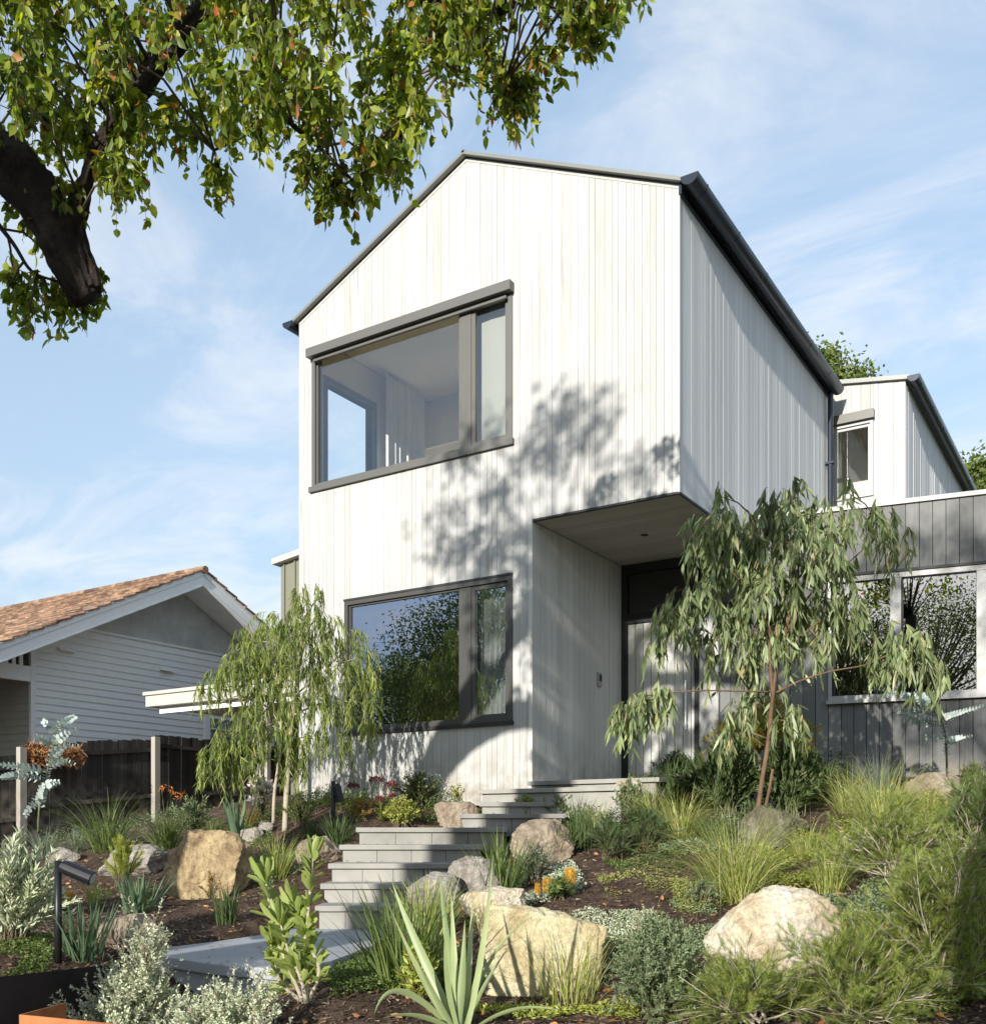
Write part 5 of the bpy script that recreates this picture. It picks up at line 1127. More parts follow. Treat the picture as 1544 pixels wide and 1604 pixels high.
bush(700, 1545, 60, 90, 'leafy low green plant between the strap clump and the yellow boulder', 'apple', .035, .014, n=40, m=20)

tuft(1022, 1290, 66, 'fluffy lime grass just right of the pale porch rock', 'lime', 240, .006, .8, 1.0, base=.1, wide=1.2)
tuft(1172, 1598, 95, 'thin yellow grass blades in front of the white boulder', 'lime', 45, .005, .6, .5, base=.05)
tuft(905, 1296, 56, 'dark green grasses hanging before the porch step', 'green', 160, .008, .8, .9, base=.14)
bush(1245, 1440, 30, 120, 'short dark sprays lying across the top of the white boulder', 'fern', .06, .04, n=14, m=16, tpl=PIN, name='feathery_sprig')
bush(1060, 1225, 44, 80, 'dark shrub against the charcoal wall beside the door', 'deep', .06, .02, n=50, m=26)

cover([(140, 1400), (250, 1395), (240, 1430), (150, 1435)], 2500, 'greena', .025, .010, .07, 'thin green weeds in the mulch before the golden boulder')
cover([(380, 1350), (470, 1345), (470, 1385), (400, 1390)], 3000, 'sage', .03, .010, .10, 'grey green sprigs around the bright lime grass by the steps')
cover([(330, 1300), (420, 1295), (430, 1330), (340, 1335)], 3500, 'greena', .03, .012, .12, 'green sprigs between golden boulder and wispy tree')
cover([(930, 1375), (1060, 1370), (1080, 1400), (950, 1410)], 1800, 'lime', .025, .006, .06, 'scattered lime sprigs in the open mulch')
tuft(1330, 1365, 70, 'lime grass tuft among the feathery sprays behind the white boulder', 'lime', 220, .0055, .8, 1.1, base=.09, wide=1.2)
# planting that continues past the right border
cover([(1544, 1215), (1900, 1215), (1900, 1330), (1544, 1330)], 14000, 'greena', .04, .014, .2, 'green planting continuing past the feathery shrubs')
cover([(1544, 1330), (1900, 1330), (1900, 1600), (1544, 1600)], 16000, 'fern', .035, .009, .16, 'fine green ground cover continuing down the slope')
for i_, (px_, py_) in enumerate([(1610, 1300), (1700, 1350), (1640, 1420), (1790, 1300)]):
    tuft(px_, py_, 110, ['lime grass fountain beyond the fine green shrub', 'lime grass fountain farther down the slope', 'low lime grass fountain beyond the large feathery shrub', 'outermost lime grass fountain by the wing'][i_], 'lime', 260, .006, .8, 1.1, base=.12, wide=1.2)
# ------------------------------------------------------------------ hero plants
def path_tube(pts, rs, k=5):
    P = [Vector(p) for p in pts]; out = []; rr = []
    n = len(P)
    for i in range(n - 1):
        p0, p1, p2, p3 = P[max(i - 1, 0)], P[i], P[i + 1], P[min(i + 2, n - 1)]
        for j in range(k):
            t = j / k; out.append(.5 * ((2 * p1) + (p2 - p0) * t + (2 * p0 - 5 * p1 + 4 * p2 - p3) * t * t + (3 * p1 - p0 - 3 * p2 + p3) * t ** 3)); rr.append(rs[i] + (rs[i + 1] - rs[i]) * t)
    out.append(P[-1]); rr.append(rs[-1]); return out, rr
def spear(label, base_px, t, bl):
    """broad spear leaved plant: each blade traced as (tip px, tip py, control px, control py, width m, towards-viewer offset)"""
    b0 = at(*base_px, t); e = empty('spear_leaf_plant', b0, label, 'strap leaved plant'); LS = Leaves(); R = RS()
    for (tx, ty, mx_, my_, w, off) in bl:
        A = at(base_px[0] + R.uniform(-8, 8), base_px[1], t + R.uniform(-.04, .04)); C = at(mx_, my_, t + off * .5); T_ = at(tx, ty, t + off); k = 14
        ts = np.linspace(0, 1, k + 1)[:, None]; P = (1 - ts) ** 2 * np.array(A) + 2 * ts * (1 - ts) * np.array(C) + ts * ts * np.array(T_)
        tg = unit(np.gradient(P, axis=0)); vw = unit(-P); sd = unit(np.cross(tg, vw)); tw = R.uniform(-.7, .7) + .3 * ts; nr = np.cross(sd, tg); sd = unit(sd * np.cos(tw) + nr * np.sin(tw)); nr = np.cross(sd, tg)
        prof = np.clip(np.minimum(1, .45 + ts * 1.3) * (1 - ts ** 2.0), .01, 1) * w * .64 / 2
        V = np.stack([P - sd * prof, P + nr * prof * .45, P + sd * prof], 1) - np.array(b0)
        Fq = np.array([(i * 3 + j, i * 3 + j + 1, (i + 1) * 3 + j + 1, (i + 1) * 3 + j) for i in range(k) for j in range(2)])
        LS.raw(V.reshape(-1, 3), Fq)
    link('blades', LS.mesh(True), PM['flax'], e, True); return e
spear('big pale grey green spear leaved plant in the foreground before the yellow boulder', (722, 1625), 4.75, [
 (614, 1382, 648, 1480, .085, .3), (612, 1425, 668, 1560, .075, -.1), (689, 1366, 700, 1500, .075, .3), (706, 1395, 712, 1500, .08, .1), (650, 1500, 690, 1580, .05, -.2), (800, 1480, 740, 1560, .04, .2), (741, 1405, 735, 1500, .06, .35), (772, 1338, 762, 1480, .075, -.05),
 (769, 1430, 742, 1540, .05, .3), (842, 1432, 760, 1470, .032, .1), (586, 1590, 610, 1500, .06, -.25), (598, 1596, 660, 1575, .055, -.3), (660, 1470, 690, 1560, .05, .25), (728, 1440, 725, 1530, .07, .0), (880, 1585, 800, 1560, .04, -.2), (700, 1430, 690, 1540, .06, -.1)])
def protea(label):
    c, t = G(476, 1566); t = 5.0; base = at(480, 1572, t); e = empty('broad_leaved_shrub', base, label, 'shrub'); R = RS(); mb = MB(); LS = Leaves()
    stems = [[(480, 1572), (478, 1500), (482, 1440), (490, 1345)], [(476, 1572), (450, 1510), (430, 1460), (417, 1385)], [(482, 1572), (500, 1520), (478, 1470), (462, 1425)], [(474, 1570), (440, 1540), (428, 1500), (425, 1478)], [(480, 1572), (470, 1530), (455, 1500), (440, 1450)]]
    for q, st in enumerate(stems):
        pts = [at(px, py, t + R.uniform(-.06, .06)) - base for px, py in st]; P, rr = path_tube(pts, [.012, .010, .008, .005]); mb.tube(P, rr, 7)
        P = np.array(P)[None]; m = 70 if q < 3 else 36; Q, T = sample(P, R, m, .18, 1.0); s = np.linspace(0, 1, m); Dv, _ = around(R, T, .85)
        k2 = 11 if q < 2 else 7; tip = np.repeat(P[:, -1], k2, 0); Tt = np.repeat(unit(P[:, -1] - P[:, -3]), k2, 0); D2, _ = around(R, Tt, .38)
        LS.add(LEAF_W, Q, Dv, np.tile(UPV, (m, 1)) + R.normal(0, .5, (m, 3)), R.uniform(.06, .125, m), R.uniform(.028, .042, m)); LS.add(LEAF_W, tip, D2, R.normal(0, 1, (k2, 3)), R.uniform(.11, .17, k2), R.uniform(.03, .04, k2))
    mb.build('stem', PM['palebark'], e, local=True, smooth=True); link('foliage', LS.mesh(True), PM['apple'], e, True); return e
protea('upright shrub with broad apple green leaves standing before the bluestone landing')

def discplant(label, trunk, branches, t, mk='disc', size=.03, group=None):
    """silver gum sapling: paired round leaves stacked along wands"""
    base = at(*trunk[0], t); base.z = max(base.z, gz(base.x, base.y) - .05); e = empty('silver_gum_sapling', base, label, 'sapling'); mb = MB(); LS = Leaves(); R = RS()
    def wand(px, r, leafy):
        pts = [at(x, y, t + R.uniform(-.1, .1)) - base for x, y in px]; P, rr = path_tube(pts, [r * (1 - .75 * i / (len(pts) - 1)) for i in range(len(pts))]); mb.tube(P, rr, 6)
        if not leafy: return
        A = np.array(P); d = np.linalg.norm(np.diff(A, axis=0), axis=1); cum = np.concatenate([[0], np.cumsum(d)]); Ltot = cum[-1]; s = np.arange(Ltot * leafy, Ltot, size * .42); k = len(s)
        Q = np.stack([np.interp(s, cum, A[:, j]) for j in range(3)], 1); T = unit(np.stack([np.interp(s + .01, cum, A[:, j]) - np.interp(s - .01, cum, A[:, j]) for j in range(3)], 1))
        ref = unit(np.cross(T, UPV[None] + R.normal(0, .1, T.shape))); alt = np.where((np.arange(k) % 2)[:, None] == 0, ref, np.cross(T, ref))
        for sg in (-1, 1): LS.add(LEAF_R, Q, alt * sg + T * .35, T, size * (1.15 - .6 * s / Ltot), size * (1.1 - .6 * s / Ltot))
    wand(trunk, .012, .25)
    for b_ in branches: wand(b_, .005, .12)
    mb.build('stem', PM['stem'], e, local=True, smooth=True); link('foliage', LS.mesh(), PM[mk], e, True); return e
discplant('blue silver disc leaved sapling in front of the first fence post', [(60, 1305), (62, 1262), (70, 1225), (82, 1175), (93, 1132)], [
 [(78, 1188), (100, 1170), (122, 1168)], [(85, 1165), (105, 1150), (122, 1142)], [(84, 1170), (66, 1158), (52, 1152)], [(88, 1148), (76, 1138), (68, 1130)], [(74, 1210), (40, 1203), (2, 1198)], [(72, 1222), (35, 1214), (0, 1218)], [(68, 1232), (82, 1228), (92, 1226)], [(76, 1200), (100, 1192), (118, 1198)], [(66, 1250), (50, 1262), (40, 1278)], [(90, 1140), (106, 1130), (116, 1124)]], 10.2, size=.062)
discplant('white silver disc leaved sapling leaning in front of the charcoal wing', [(1483, 1222), (1482, 1180), (1478, 1140), (1458, 1110), (1432, 1085)], [
 [(1440, 1098), (1410, 1088), (1372, 1080)], [(1465, 1122), (1430, 1112), (1396, 1118)], [(1470, 1130), (1440, 1128), (1404, 1116)], [(1478, 1158), (1452, 1154), (1448, 1162)], [(1481, 1162), (1505, 1156), (1524, 1152)], [(1452, 1108), (1436, 1096), (1420, 1094)], [(1440, 1096), (1420, 1088), (1392, 1086)], [(1470, 1128), (1500, 1118), (1540, 1106)], [(1475, 1138), (1455, 1134), (1428, 1132)], [(1456, 1108), (1450, 1094), (1444, 1088)]], 9.6, size=.044)

# dry vine on the fence
p = onX(88, 1182, XFc + .1); R = RS(); e = empty('dry_vine', p, 'rust brown dead vine tangled over the top of the paling fence', 'vine'); LS = Leaves(); m = 900
Q = np.clip(R.normal(0, 1, (m, 3)), -1.5, 1.5) * [.05, .30, .11]; LS.add(STRIP, Q, R.normal(0, 1, (m, 3)) - UPV * .5, R.normal(0, 1, (m, 3)), R.uniform(.06, .14, m), .012); link('foliage', LS.mesh(), PM['autumn'], e, True)

# feathery grevillea sprawling over the right foreground
def grevillea(px, py, t, hp, wp, label, n=44, sub=7, m=7, mk='fern', ll=.075, lw=.055):
    b0 = at(px, py, t); e = empty('feathery_shrub', b0, label, 'shrub'); R = RS(); h, w = hp / F * t, wp / F * t; mb = MB(); LS = Leaves()
    P = stems_dome(R, n, h, w, base=.04, bend=.1, low=.0, top_bias=.9); tubes(mb, P, .007, .003, 5); B, T = sample(P, R, sub, .25, 1.0); Dv, _ = around(R, T, .7); Dv[:, 2] += .12; tt = (np.arange(4) / 3)[None, :, None]; ln = R.uniform(.10, .26, len(B))[:, None, None]
    P2 = B[:, None] + unit(Dv)[:, None] * tt * ln; tubes(mb, P2, .0028, .0014, 3); Q, T = sample(P2, R, m, .05, 1.0); D3, _ = around(R, T, .65); LS.add(PIN, Q, D3, UPV[None] + R.normal(0, .5, Q.shape), ll * R.uniform(.7, 1.3, len(Q)), lw * 1.0 * R.uniform(.8, 1.2, len(Q)))
    mb.build('stem', PM['palebark'], e, local=True, smooth=True); link('foliage', LS.mesh(), PM[mk], e, True); return e
grevillea(1478, 1580, 5.0, 225, 360, 'large feathery green shrub sprawling over the right foreground', 60, 9, 8)
grevillea(1330, 1600, 4.7, 120, 300, 'low arching feathery sprays in front of the white boulder', 34, 8, 7)
grevillea(1400, 1380, 6.8, 100, 280, 'yellowish feathery spray spreading behind the white boulder', 36, 7, 7, mk='fern')
grevillea(1530, 1330, 7.4, 90, 140, 'darker feathery bush at the right edge below the fine green shrub', 30, 7, 7, mk='greena')
grevillea(1180, 1600, 4.6, 60, 200, 'short feathery sprigs along the bottom between boulder and blue green shrub', 22, 7, 7)

# weeping ochre maple behind the gum
def weeper(label):
    t = 10.1; b0 = at(1188, 1262, t); e = empty('weeping_maple', b0, label, 'small tree'); R = RS(); mb = MB(); LS = Leaves(); k = 60
    az = R.uniform(0, 6.28, k); rr = R.uniform(.25, 1, k) * .62; top_ = np.stack([np.cos(az) * rr * .5, np.sin(az) * rr * .5, 1.15 - rr * .35 + R.normal(0, .06, k)], 1); end = np.stack([np.cos(az) * rr, np.sin(az) * rr, 1.0 - rr * .75 + R.normal(0, .12, k)], 1)
    tt = np.linspace(0, 1, 7)[None, :, None]; B = np.tile([0, 0, .5], (k, 1)); P = (1 - tt) ** 2 * B[:, None] + 2 * tt * (1 - tt) * top_[:, None] + tt * tt * end[:, None]; tubes(mb, P, .006, .002, 4); mb.tube([(0, 0, -.05), (.02, 0, .3), (0, 0, .55)], [.02, .016, .012], 7)
    Q, T = sample(P, R, 34, .3, 1.05); m = len(Q); Q = Q + R.normal(0, .035, Q.shape); D3 = R.normal(0, .8, (m, 3)) - UPV * .7; LS.add(PIN, Q, D3, R.normal(0, 1, (m, 3)), .085, .07)
    mb.build('trunk', PM['twig'], e, local=True, smooth=True); link('foliage', LS.mesh(), PM['ochre'], e, True); return e
weeper('weeping ochre and green lace leaved small tree behind the gum trunk')

# ------------------------------------------------------------------ trees in the garden
def blobs_tree(name, label, cat, t, trunk_paths, clumps, leaf_tpl, ll, lw, mk, barkm, hang=1.0, per=16, twig=.25, seed_r=None, roll=True, drop=.0, tz_=0.0, group=None, base=None, depth=.5, lspread=.5, wandleaf=True):
    """clumps: (px, py, radius px, density, depth offset). Twigs droop from each clump; leaves hang from the twigs."""
    R = RS(); b0 = Vector(base) if base else at(*trunk_paths[0][0][0][:2], t); e = empty(name, b0, label, cat, group)
    mb = MB(); lims = []
    for i, (pts, rs) in enumerate(trunk_paths):
        P, rr = path_tube([at(q[0], q[1], t + (q[2] if len(q) > 2 else 0)) - b0 for q in pts], rs); lims.append(np.array(P))
        if barkm == 'barkd' and i < 3:
            P, rr = path_tube([at(q[0], q[1], t + (q[2] if len(q) > 2 else 0)) - b0 for q in pts], rs, 22)
            dl = (P[-1] - P[-2]).normalized() * rr[-1]; mb.tube(P + [P[-1] + dl * .35, P[-1] + dl * .6, P[-1] + dl * .72], rr + [rr[-1] * .93, rr[-1] * .7, rr[-1] * .3], 40, rough=.026, fr=13)
        elif i == 0: mb.tube(P, rr, 10)
        else: mb.tube(P, rr, 7)
    allp = np.concatenate(lims); LS = Leaves(); tw = MB()
    for (px, py, rp, cnt, off) in clumps:
        c = np.array(at(px, py, t + off) - b0); r = rp / F * t; n = cnt
        d_ = np.linalg.norm(allp - c, axis=1); j = d_.argmin(); near = allp[j]
        if d_[j] > r * .6:
            mid = (near + c) / 2 + [0, 0, .12 * d_[j]]; tw.tube([Vector(near), Vector(mid), Vector(c)], [.006 + .01 * min(r, .5), .006, .003], 5)
        O = R.normal(0, .45, (n, 3)) * r * [1, 1, .8]; O[:, 2] *= .9; A = c + O * .55; E_ = c + O * 1.1 - UPV * (twig * R.uniform(.3, 1, n))[:, None] * hang
        A[:, 2] += twig * .35; tt = np.linspace(0, 1, 5)[None, :, None]; C_ = (A + E_) / 2; C_[:, :2] = E_[:, :2] * .75 + A[:, :2] * .25; C_[:, 2] = A[:, 2] + .02
        P = (1 - tt) ** 2 * A[:, None] + 2 * tt * (1 - tt) * C_[:, None] + tt * tt * E_[:, None]; tubes(tw, P, .0028, .0012, 3)
        Q, T = sample(P, R, per, .1, 1.02); m = len(Q); Dv = -UPV[None] * hang + R.normal(0, lspread, (m, 3)) + T * .3
        LS.add(leaf_tpl, Q, Dv, R.normal(0, 1, (m, 3)), ll * R.uniform(.5, 1.25, m), lw * R.uniform(.55, 1.25, m))
    o = mb.build('trunk', PM[barkm], e, local=True, smooth=True); tw.build('twigs', PM['twig'] if barkm != 'palebark' else PM['stem'], e, local=True, smooth=True); link('crown', LS.mesh(), PM[mk], e, True); return e, b0
# drooping young gum
gt = 8.6
C1 = []
for (px, py, r, n, off) in [(1215, 800, 62, 15, 0), (1140, 822, 55, 12, -.1), (1290, 812, 58, 13, .1), (1180, 850, 70, 17, .2), (1260, 862, 70, 18, -.2), (1350, 838, 52, 8, 0), (1385, 812, 38, 5, .1), (1405, 850, 30, 4, .1), (1095, 852, 42, 8, 0), (1130, 905, 62, 13, .1), (1210, 912, 70, 18, -.1), (1300, 905, 62, 14, 0),
    (1080, 948, 55, 12, -.1), (1050, 972, 40, 8, 0), (1160, 965, 62, 15, .1), (1245, 965, 62, 15, .2), (1330, 955, 48, 9, -.1), (1200, 1010, 48, 8, 0), (1110, 1010, 46, 8, .2), (1170, 1050, 48, 7, .2), (1285, 1010, 40, 6, 0), (1310, 965, 36, 5, .1),
    (1400, 1010, 44, 9, -.2), (1440, 1030, 46, 10, -.2), (1375, 1035, 30, 4, -.1), (1465, 1055, 30, 5, -.2), (1010, 1105, 36, 8, -.2), (990, 1125, 34, 8, -.2), (1040, 1095, 28, 4, -.2), (1130, 778, 24, 3, 0), (1325, 770, 20, 2, .1), (1190, 1085, 36, 5, .1), (1165, 1110, 36, 5, .2), (1240, 770, 22, 3, 0), (1035, 1010, 30, 3, 0), (1150, 1150, 34, 4, .1), (1235, 1130, 34, 4, -.1)]: C1.append((px, py, r, n, off))
gum, _ = blobs_tree('drooping_gum_tree', 'young gum tree with long drooping grey green leaves in front of the porch and wing', 'tree', gt,
 [([(1184, 1292), (1192, 1230), (1202, 1170), (1208, 1110), (1214, 1060), (1226, 1000), (1244, 940), (1250, 880), (1240, 800)], [.022, .020, .019, .017, .015, .013, .010, .008, .004]),
  ([(1210, 1095), (1206, 1040), (1204, 980), (1198, 920), (1190, 860), (1180, 810)], [.016, .014, .012, .010, .007, .004]),
  ([(1194, 1285), (1204, 1240), (1210, 1205)], [.016, .013, .012]),
  ([(1216, 1085), (1250, 1068, -.1), (1300, 1052, -.2), (1360, 1040, -.2), (1420, 1010, -.2)], [.011, .009, .007, .006, .004]),
  ([(1205, 1084), (1160, 1083, -.1), (1100, 1082, -.2), (1040, 1086, -.2), (1000, 1092, -.2)], [.009, .007, .006, .005, .003]),
  ([(1226, 1000), (1270, 930), (1330, 880), (1385, 830)], [.010, .008, .006, .004]), ([(1200, 960), (1150, 900), (1110, 850)], [.009, .006, .004]), ([(1204, 1000), (1140, 960), (1080, 925), (1045, 930)], [.009, .006, .005, .003]),
  ([(1220, 1030), (1280, 975), (1330, 945)], [.009, .006, .004])],
 [(a_, b_, c_, int(d_ * 1.75), f_) for a_, b_, c_, d_, f_ in C1], LEAF_S, .155, .027, 'gum', 'redtwig', hang=1.0, per=13, twig=.26, lspread=.36)
# wispy acacia
at_ = 11.0
C2 = [(px, py, r, n, off) for (px, py, r, n, off) in [(480, 960, 40, 9, 0), (505, 985, 44, 11, 0), (450, 990, 50, 13, 0), (420, 1000, 44, 10, .1), (475, 1020, 60, 18, -.1), (530, 1010, 46, 11, .1), (395, 1030, 44, 11, 0), (365, 1050, 46, 11, 0), (345, 1070, 34, 8, 0), (430, 1050, 60, 18, .1), (490, 1065, 60, 18, .0), (545, 1055, 44, 10, 0), (570, 1030, 30, 6, -.1), (572, 1075, 30, 7, -.1),
    (400, 1085, 48, 12, 0), (450, 1100, 50, 12, 0), (510, 1110, 50, 12, 0), (560, 1115, 40, 9, 0), (575, 1145, 26, 5, -.1), (380, 1140, 48, 12, -.1), (345, 1170, 42, 12, -.1), (330, 1190, 30, 8, -.1), (420, 1150, 48, 12, -.1), (455, 1160, 40, 9, 0), (365, 1205, 34, 7, -.1), (500, 1160, 40, 7, 0), (535, 1170, 30, 5, 0), (470, 1200, 30, 5, 0), (405, 1190, 34, 6, 0), (500, 935, 20, 3, 0), (470, 935, 18, 3, 0), (380, 1000, 24, 4, .1), (325, 1085, 20, 3, 0)]]
blobs_tree('wispy_weeping_tree', 'slender weeping tree with pale trunk and thin hanging leaves before the facade corner', 'tree', at_,
 [([(446, 1304), (449, 1240), (453, 1180), (458, 1120), (466, 1060), (478, 1000), (488, 950)], [.032, .030, .028, .024, .018, .012, .006]),
  ([(428, 1290), (430, 1240), (438, 1180), (440, 1100), (430, 1040)], [.020, .018, .016, .012, .006]),
  ([(455, 1160), (420, 1110), (380, 1090), (345, 1100)], [.014, .010, .007, .004]), ([(456, 1150), (400, 1130), (360, 1150)], [.012, .008, .005]), ([(462, 1090), (510, 1050), (560, 1030)], [.012, .008, .004]), ([(468, 1050), (430, 1010), (400, 1005)], [.010, .007, .004]), ([(460, 1120), (510, 1100), (565, 1100)], [.011, .008, .004])],
 [(a_, b_, c_, int(d_ * 2.0), f_) for a_, b_, c_, d_, f_ in C2], LEAF_S, .125, .0115, 'wisp', 'palebark', hang=1.0, per=25, twig=.28, lspread=.34)
MB().box(*[v for v in (lambda q: (q.x - .03, q.x + .03, q.y - .03, q.y + .03, -.3, q.z))(at(408, 1130, 11.9))]).build('tree_stake', M['postwood'])
tag(bpy.data.objects['tree_stake'], 'grey timber stake standing behind the wispy weeping tree', 'stake')

# ------------------------------------------------------------------ street tree overhead
st = 5.0
barkd = ramp3('rough_dark_bark', 5, [(.3, (.022, .016, .012)), (.5, (.05, .038, .03)), (.7, (.10, .08, .062))], bump=1.0, rough=.95, dist=.03, fine=26); PM['barkd'] = barkd
C3 = []
rg = random.Random(77)
edge = [(0, 265), (60, 330), (120, 350), (190, 345), (232, 290), (250, 235), (330, 265), (375, 300), (450, 250), (470, 320), (520, 350), (580, 330), (640, 290), (665, 200), (700, 120), (760, 165), (800, 215), (850, 175), (880, 110), (940, 95), (985, 10)]
def ymax(x):
    for (x0, y0), (x1, y1) in zip(edge[:-1], edge[1:]):
        if x0 <= x <= x1: return y0 + (y1 - y0) * (x - x0) / (x1 - x0)
    return 0
for i in range(210):
    x = rg.uniform(-80, 985); ym = ymax(max(x, 0)); y = rg.uniform(-170, max(ym - 34, -10)); r = rg.uniform(34, 60)
    if y > ym * .55 and rg.random() < .35: continue
    C3.append((x, y, r, int(r / 5.4), rg.uniform(-.8, .9)))
C3 += [(115, 320, 36, 12, 0), (60, 300, 44, 14, 0), (180, 290, 44, 12, 0), (210, 230, 44, 12, 0), (130, 220, 60, 18, .1), (60, 200, 60, 16, .1), (20, 130, 44, 10, 0), (60, 90, 40, 10, 0), (330, 278, 22, 6, 0), (350, 292, 22, 5, 0), (480, 270, 36, 9, 0), (520, 300, 32, 9, 0), (545, 325, 22, 5, 0), (505, 330, 18, 4, 0), (600, 255, 40, 10, 0), (570, 290, 30, 7, 0), (300, 215, 40, 8, 0), (270, 180, 40, 8, 0), (400, 215, 34, 6, 0), (430, 190, 34, 7, 0),
       (640, 180, 34, 8, 0), (620, 225, 30, 6, 0), (790, 150, 34, 9, 0), (800, 195, 16, 4, 0), (760, 120, 34, 8, 0), (725, 110, 26, 5, 0), (840, 100, 40, 9, 0), (820, 140, 28, 6, 0), (900, 60, 36, 8, 0), (940, 40, 30, 7, 0), (960, 10, 26, 6, 0), (700, 60, 40, 8, 0), (930, 80, 16, 3, 0),
       (20, 450, 26, 6, .1), (40, 480, 26, 6, .1), (75, 465, 30, 7, .1), (105, 478, 28, 7, .1), (140, 490, 22, 6, .1), (150, 455, 18, 4, .2), (20, 430, 18, 4, .2), (45, 345, 26, 5, .3), (25, 325, 22, 5, .3), (70, 400, 18, 3, .3), (150, 440, 14, 3, .1), (45, 505, 14, 3, .1), (125, 405, 22, 4, .2)]
# the part of the crown above the picture, whose shade falls on the facade and path
for i in range(0): C3.append((rg.uniform(-150, 560), rg.uniform(-620, -190), rg.uniform(50, 80), rg.randint(6, 9), rg.uniform(-1, 1.2)))
tb = at(-820, 1304, 5.0); tb = Vector((tb.x, tb.y, gz(tb.x, tb.y) - .1))
street, b0 = blobs_tree('street_tree', 'overhanging street tree with rough dark limb and glossy green leaves filling the sky corner', 'tree', st,
 [([(-820, 1850), (-820, 1300), (-770, 800), (-640, 470), (-420, 270), (-180, 205), (-30, 238), (30, 275), (66, 320), (92, 370), (112, 420), (128, 458)], [.42, .36, .30, .22, .17, .145, .125, .12, .112, .102, .092, .078]),
  ([(140, 455), (128, 400), (122, 350), (128, 300), (150, 240)], [.055, .058, .05, .036, .026]),
  ([(150, 240), (200, 170), (232, 120), (275, 60), (320, 0), (360, -120), (380, -300)], [.035, .045, .05, .05, .055, .06, .05]),
  ([(-640, 470), (-460, 200), (-180, -50), (80, -160), (340, -130), (600, -60), (700, 0), (745, 20), (790, 14), (820, -10)], [.18, .16, .13, .11, .09, .06, .03, .025, .022, .018]),
  ([(600, -60), (740, 60), (765, 105), (790, 130)], [.03, .014, .010, .006]), ([(300, -100), (430, 60), (420, 150), (390, 205), (335, 235)], [.03, .02, .014, .010, .006]),
  ([(430, 60), (440, 170), (500, 230), (560, 290)], [.02, .015, .010, .006]), ([(-20, 330), (20, 380), (50, 425), (90, 440)], [.015, .010, .008, .005]), ([(660, 0), (690, 90), (720, 110)], [.012, .007, .004]),
  ([(80, -160), (60, -250), (120, -330)], [.10, .07, .03])],
 [(a_, b_ - 8, c_, int(d_ * 1.2), f_) for a_, b_, c_, d_, f_ in C3], LEAF_O, .062, .036, 'street', 'barkd', hang=.8, per=11, twig=.17, lspread=.6, base=tb)

# ------------------------------------------------------------------ trees at a distance: behind the house, across the street
def big_tree(name, label, cat, loc, h, w, mk, n_cl, seed, ls=.16, trunk_h=.3, open_=.5, group=None, leafn=90):
    R = np.random.default_rng(seed); e = empty(name, loc, label, cat, group); mb = MB(); LS = Leaves()
    mb.tube([(0, 0, -.3), (R.normal(0, .1), 0, h * trunk_h), (R.normal(0, .3), R.normal(0, .3), h * .7)], [h * .022, h * .017, h * .006], 8)
    az = R.uniform(0, 6.28, n_cl); u = R.uniform(0, 1, n_cl); rr = (R.uniform(.25, 1, n_cl) ** .6); zc_ = h * (trunk_h + (1 - trunk_h) * u); prof = np.sin(np.clip(u * .85 + .13, 0, 1) * math.pi) ** .7
    C = np.stack([np.cos(az) * rr * prof * w / 2, np.sin(az) * rr * prof * w / 2, zc_], 1)
    for c in C:
        z0 = min(c[2] * .75, h * .68); a = Vector((0, 0, z0)); mb.tube([a, a.lerp(Vector(c), .5) + Vector((0, 0, -.02 * h)), Vector(c)], [h * .006, h * .004, h * .0015], 4)
    r = w * .085; Q = np.repeat(C, leafn, 0) + R.normal(0, 1, (n_cl * leafn, 3)) * r * [1, 1, .7] * open_ ** .3; m = len(Q)
    LS.add(LEAF_D, Q, R.normal(0, 1, (m, 3)) - UPV * .3, R.normal(0, 1, (m, 3)), ls * R.uniform(.6, 1.3, m), ls * .55 * R.uniform(.7, 1.2, m))
    mb.build('trunk', PM['twig'], e, local=True, smooth=True); link('crown', LS.mesh(), PM[mk], e, True); return e
q = at(1312, 590, 30); big_tree('background_tree', 'olive green tree top rising behind the junction of the two roofs', 'tree', (q.x, q.y, 0.5), q.z + .25, 4.2, 'far', 90, 31, .16, leafn=160)
q = at(1545, 760, 24); big_tree('background_tree', 'yellow green tree crown at the right border behind the low wing', 'tree', (q.x, q.y, 0.5), q.z + 0.05, 3.0, 'far', 80, 32, .13, leafn=160)
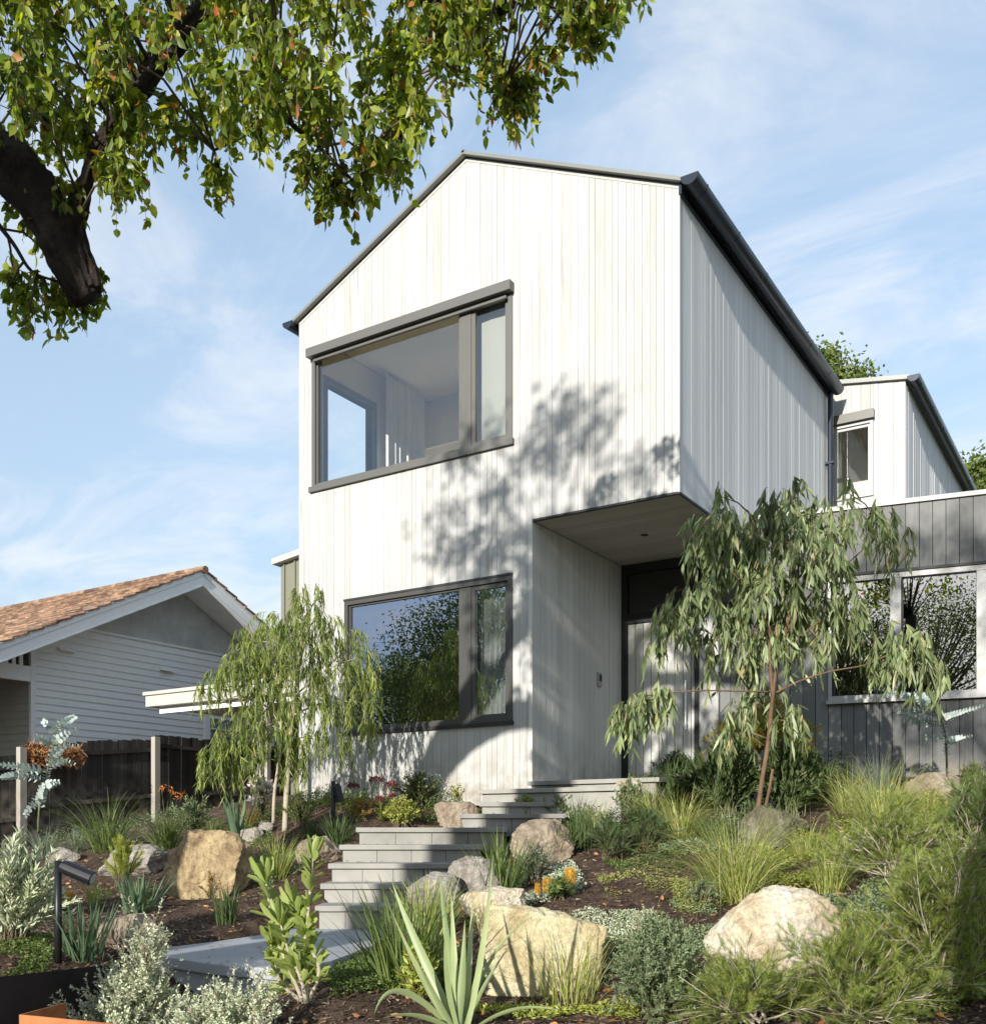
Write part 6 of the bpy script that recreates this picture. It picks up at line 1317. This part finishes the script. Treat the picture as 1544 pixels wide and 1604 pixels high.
# street side trees: seen mirrored in the windows, and shading facade and garden
for i, (x, y, h, w, n, s, lb) in enumerate([(-21, -13, 10.5, 8.5, 190, 41, 'broad tree across the street mirrored in the ground floor window'), (-29, -18, 9, 11, 170, 42, 'spreading tree further along the street'), (-13, -13, 6.4, 8, 150, 43, 'low tree on the far verge opposite the house'), (-40, -16, 10, 10, 80, 44, 'tall tree at the far end of the street'),
      (-5, -22, 8.0, 10, 150, 45, 'rounded tree behind the far verge'), (8, -42, 15.0, 20, 190, 46, 'leafy tree opposite the low wing'), (14, -17, 7, 9, 120, 47, 'tree opposite the far side of the wing'), (-25, -34, 11, 11, 80, 48, 'large tree beyond the far verge')]):
    big_tree('verge_tree', lb, 'tree', (x, y, -1.6), h, w, 'far', n, s, .11 + .004 * abs(y) * .5, leafn=190, group='trees across the street')

def shade_tree(label, x, y, tr, z0, z1, w, n, seed, ls=.13, group=None, lean=0, cx=0, fine=False):
    R = np.random.default_rng(seed); e = empty('verge_tree', (x, y, -1.55), label, 'tree', group); mb = MB(); LS = Leaves(); b0 = 1.55
    mb.tube([(0, 0, -.1), (.03, 0, 1.5), (.0, .05, 3.6), (.1, 0, z0 + b0 + .2)], [tr * 1.25, tr, tr * .85, tr * .6], 12)
    for i in range(n):
        a = R.uniform(0, 6.28); r = math.sqrt(R.uniform(0, 1)); zc_ = R.uniform(0, 1); pr = math.sin((zc_ * .8 + .15) * math.pi) ** .6; c = Vector((cx + math.cos(a) * r * w / 2 * pr + lean * zc_, math.sin(a) * r * w / 2 * pr, b0 + z0 + (z1 - z0) * zc_))
        s = Vector((0.05, 0, min(b0 + z0 + .1, c.z - .3))); mb.tube([s, s.lerp(c, .5) + Vector((0, 0, .15)), c], [tr * (.07 if fine else .11), tr * (.04 if fine else .06), .008], 5)
        m = int(R.uniform(50, 110) if fine else R.uniform(60, 170)); Q = np.array(c) + R.normal(0, .19 if fine else .24, (m, 3)) * [1, 1, .7]; LS.add(LEAF_O, Q, R.normal(0, 1, (m, 3)) - UPV * .6, R.normal(0, 1, (m, 3)), ls * R.uniform(.6, 1.2, m), ls * .55)
    mb.build('trunk', PM['barkd'], e, local=True, smooth=True); link('crown', LS.mesh(), PM['street'], e, True)
shade_tree('thick trunked verge tree whose shadow falls across the steps', -4.15, -1.7, .36, 6.1, 8.2, 3.4, 26, 61, cx=-.35, fine=True)
shade_tree('verge tree whose dappled shadow falls on the charcoal wing', .25, -2.9, .2, 5.2, 8.4, 4.0, 21, 62)
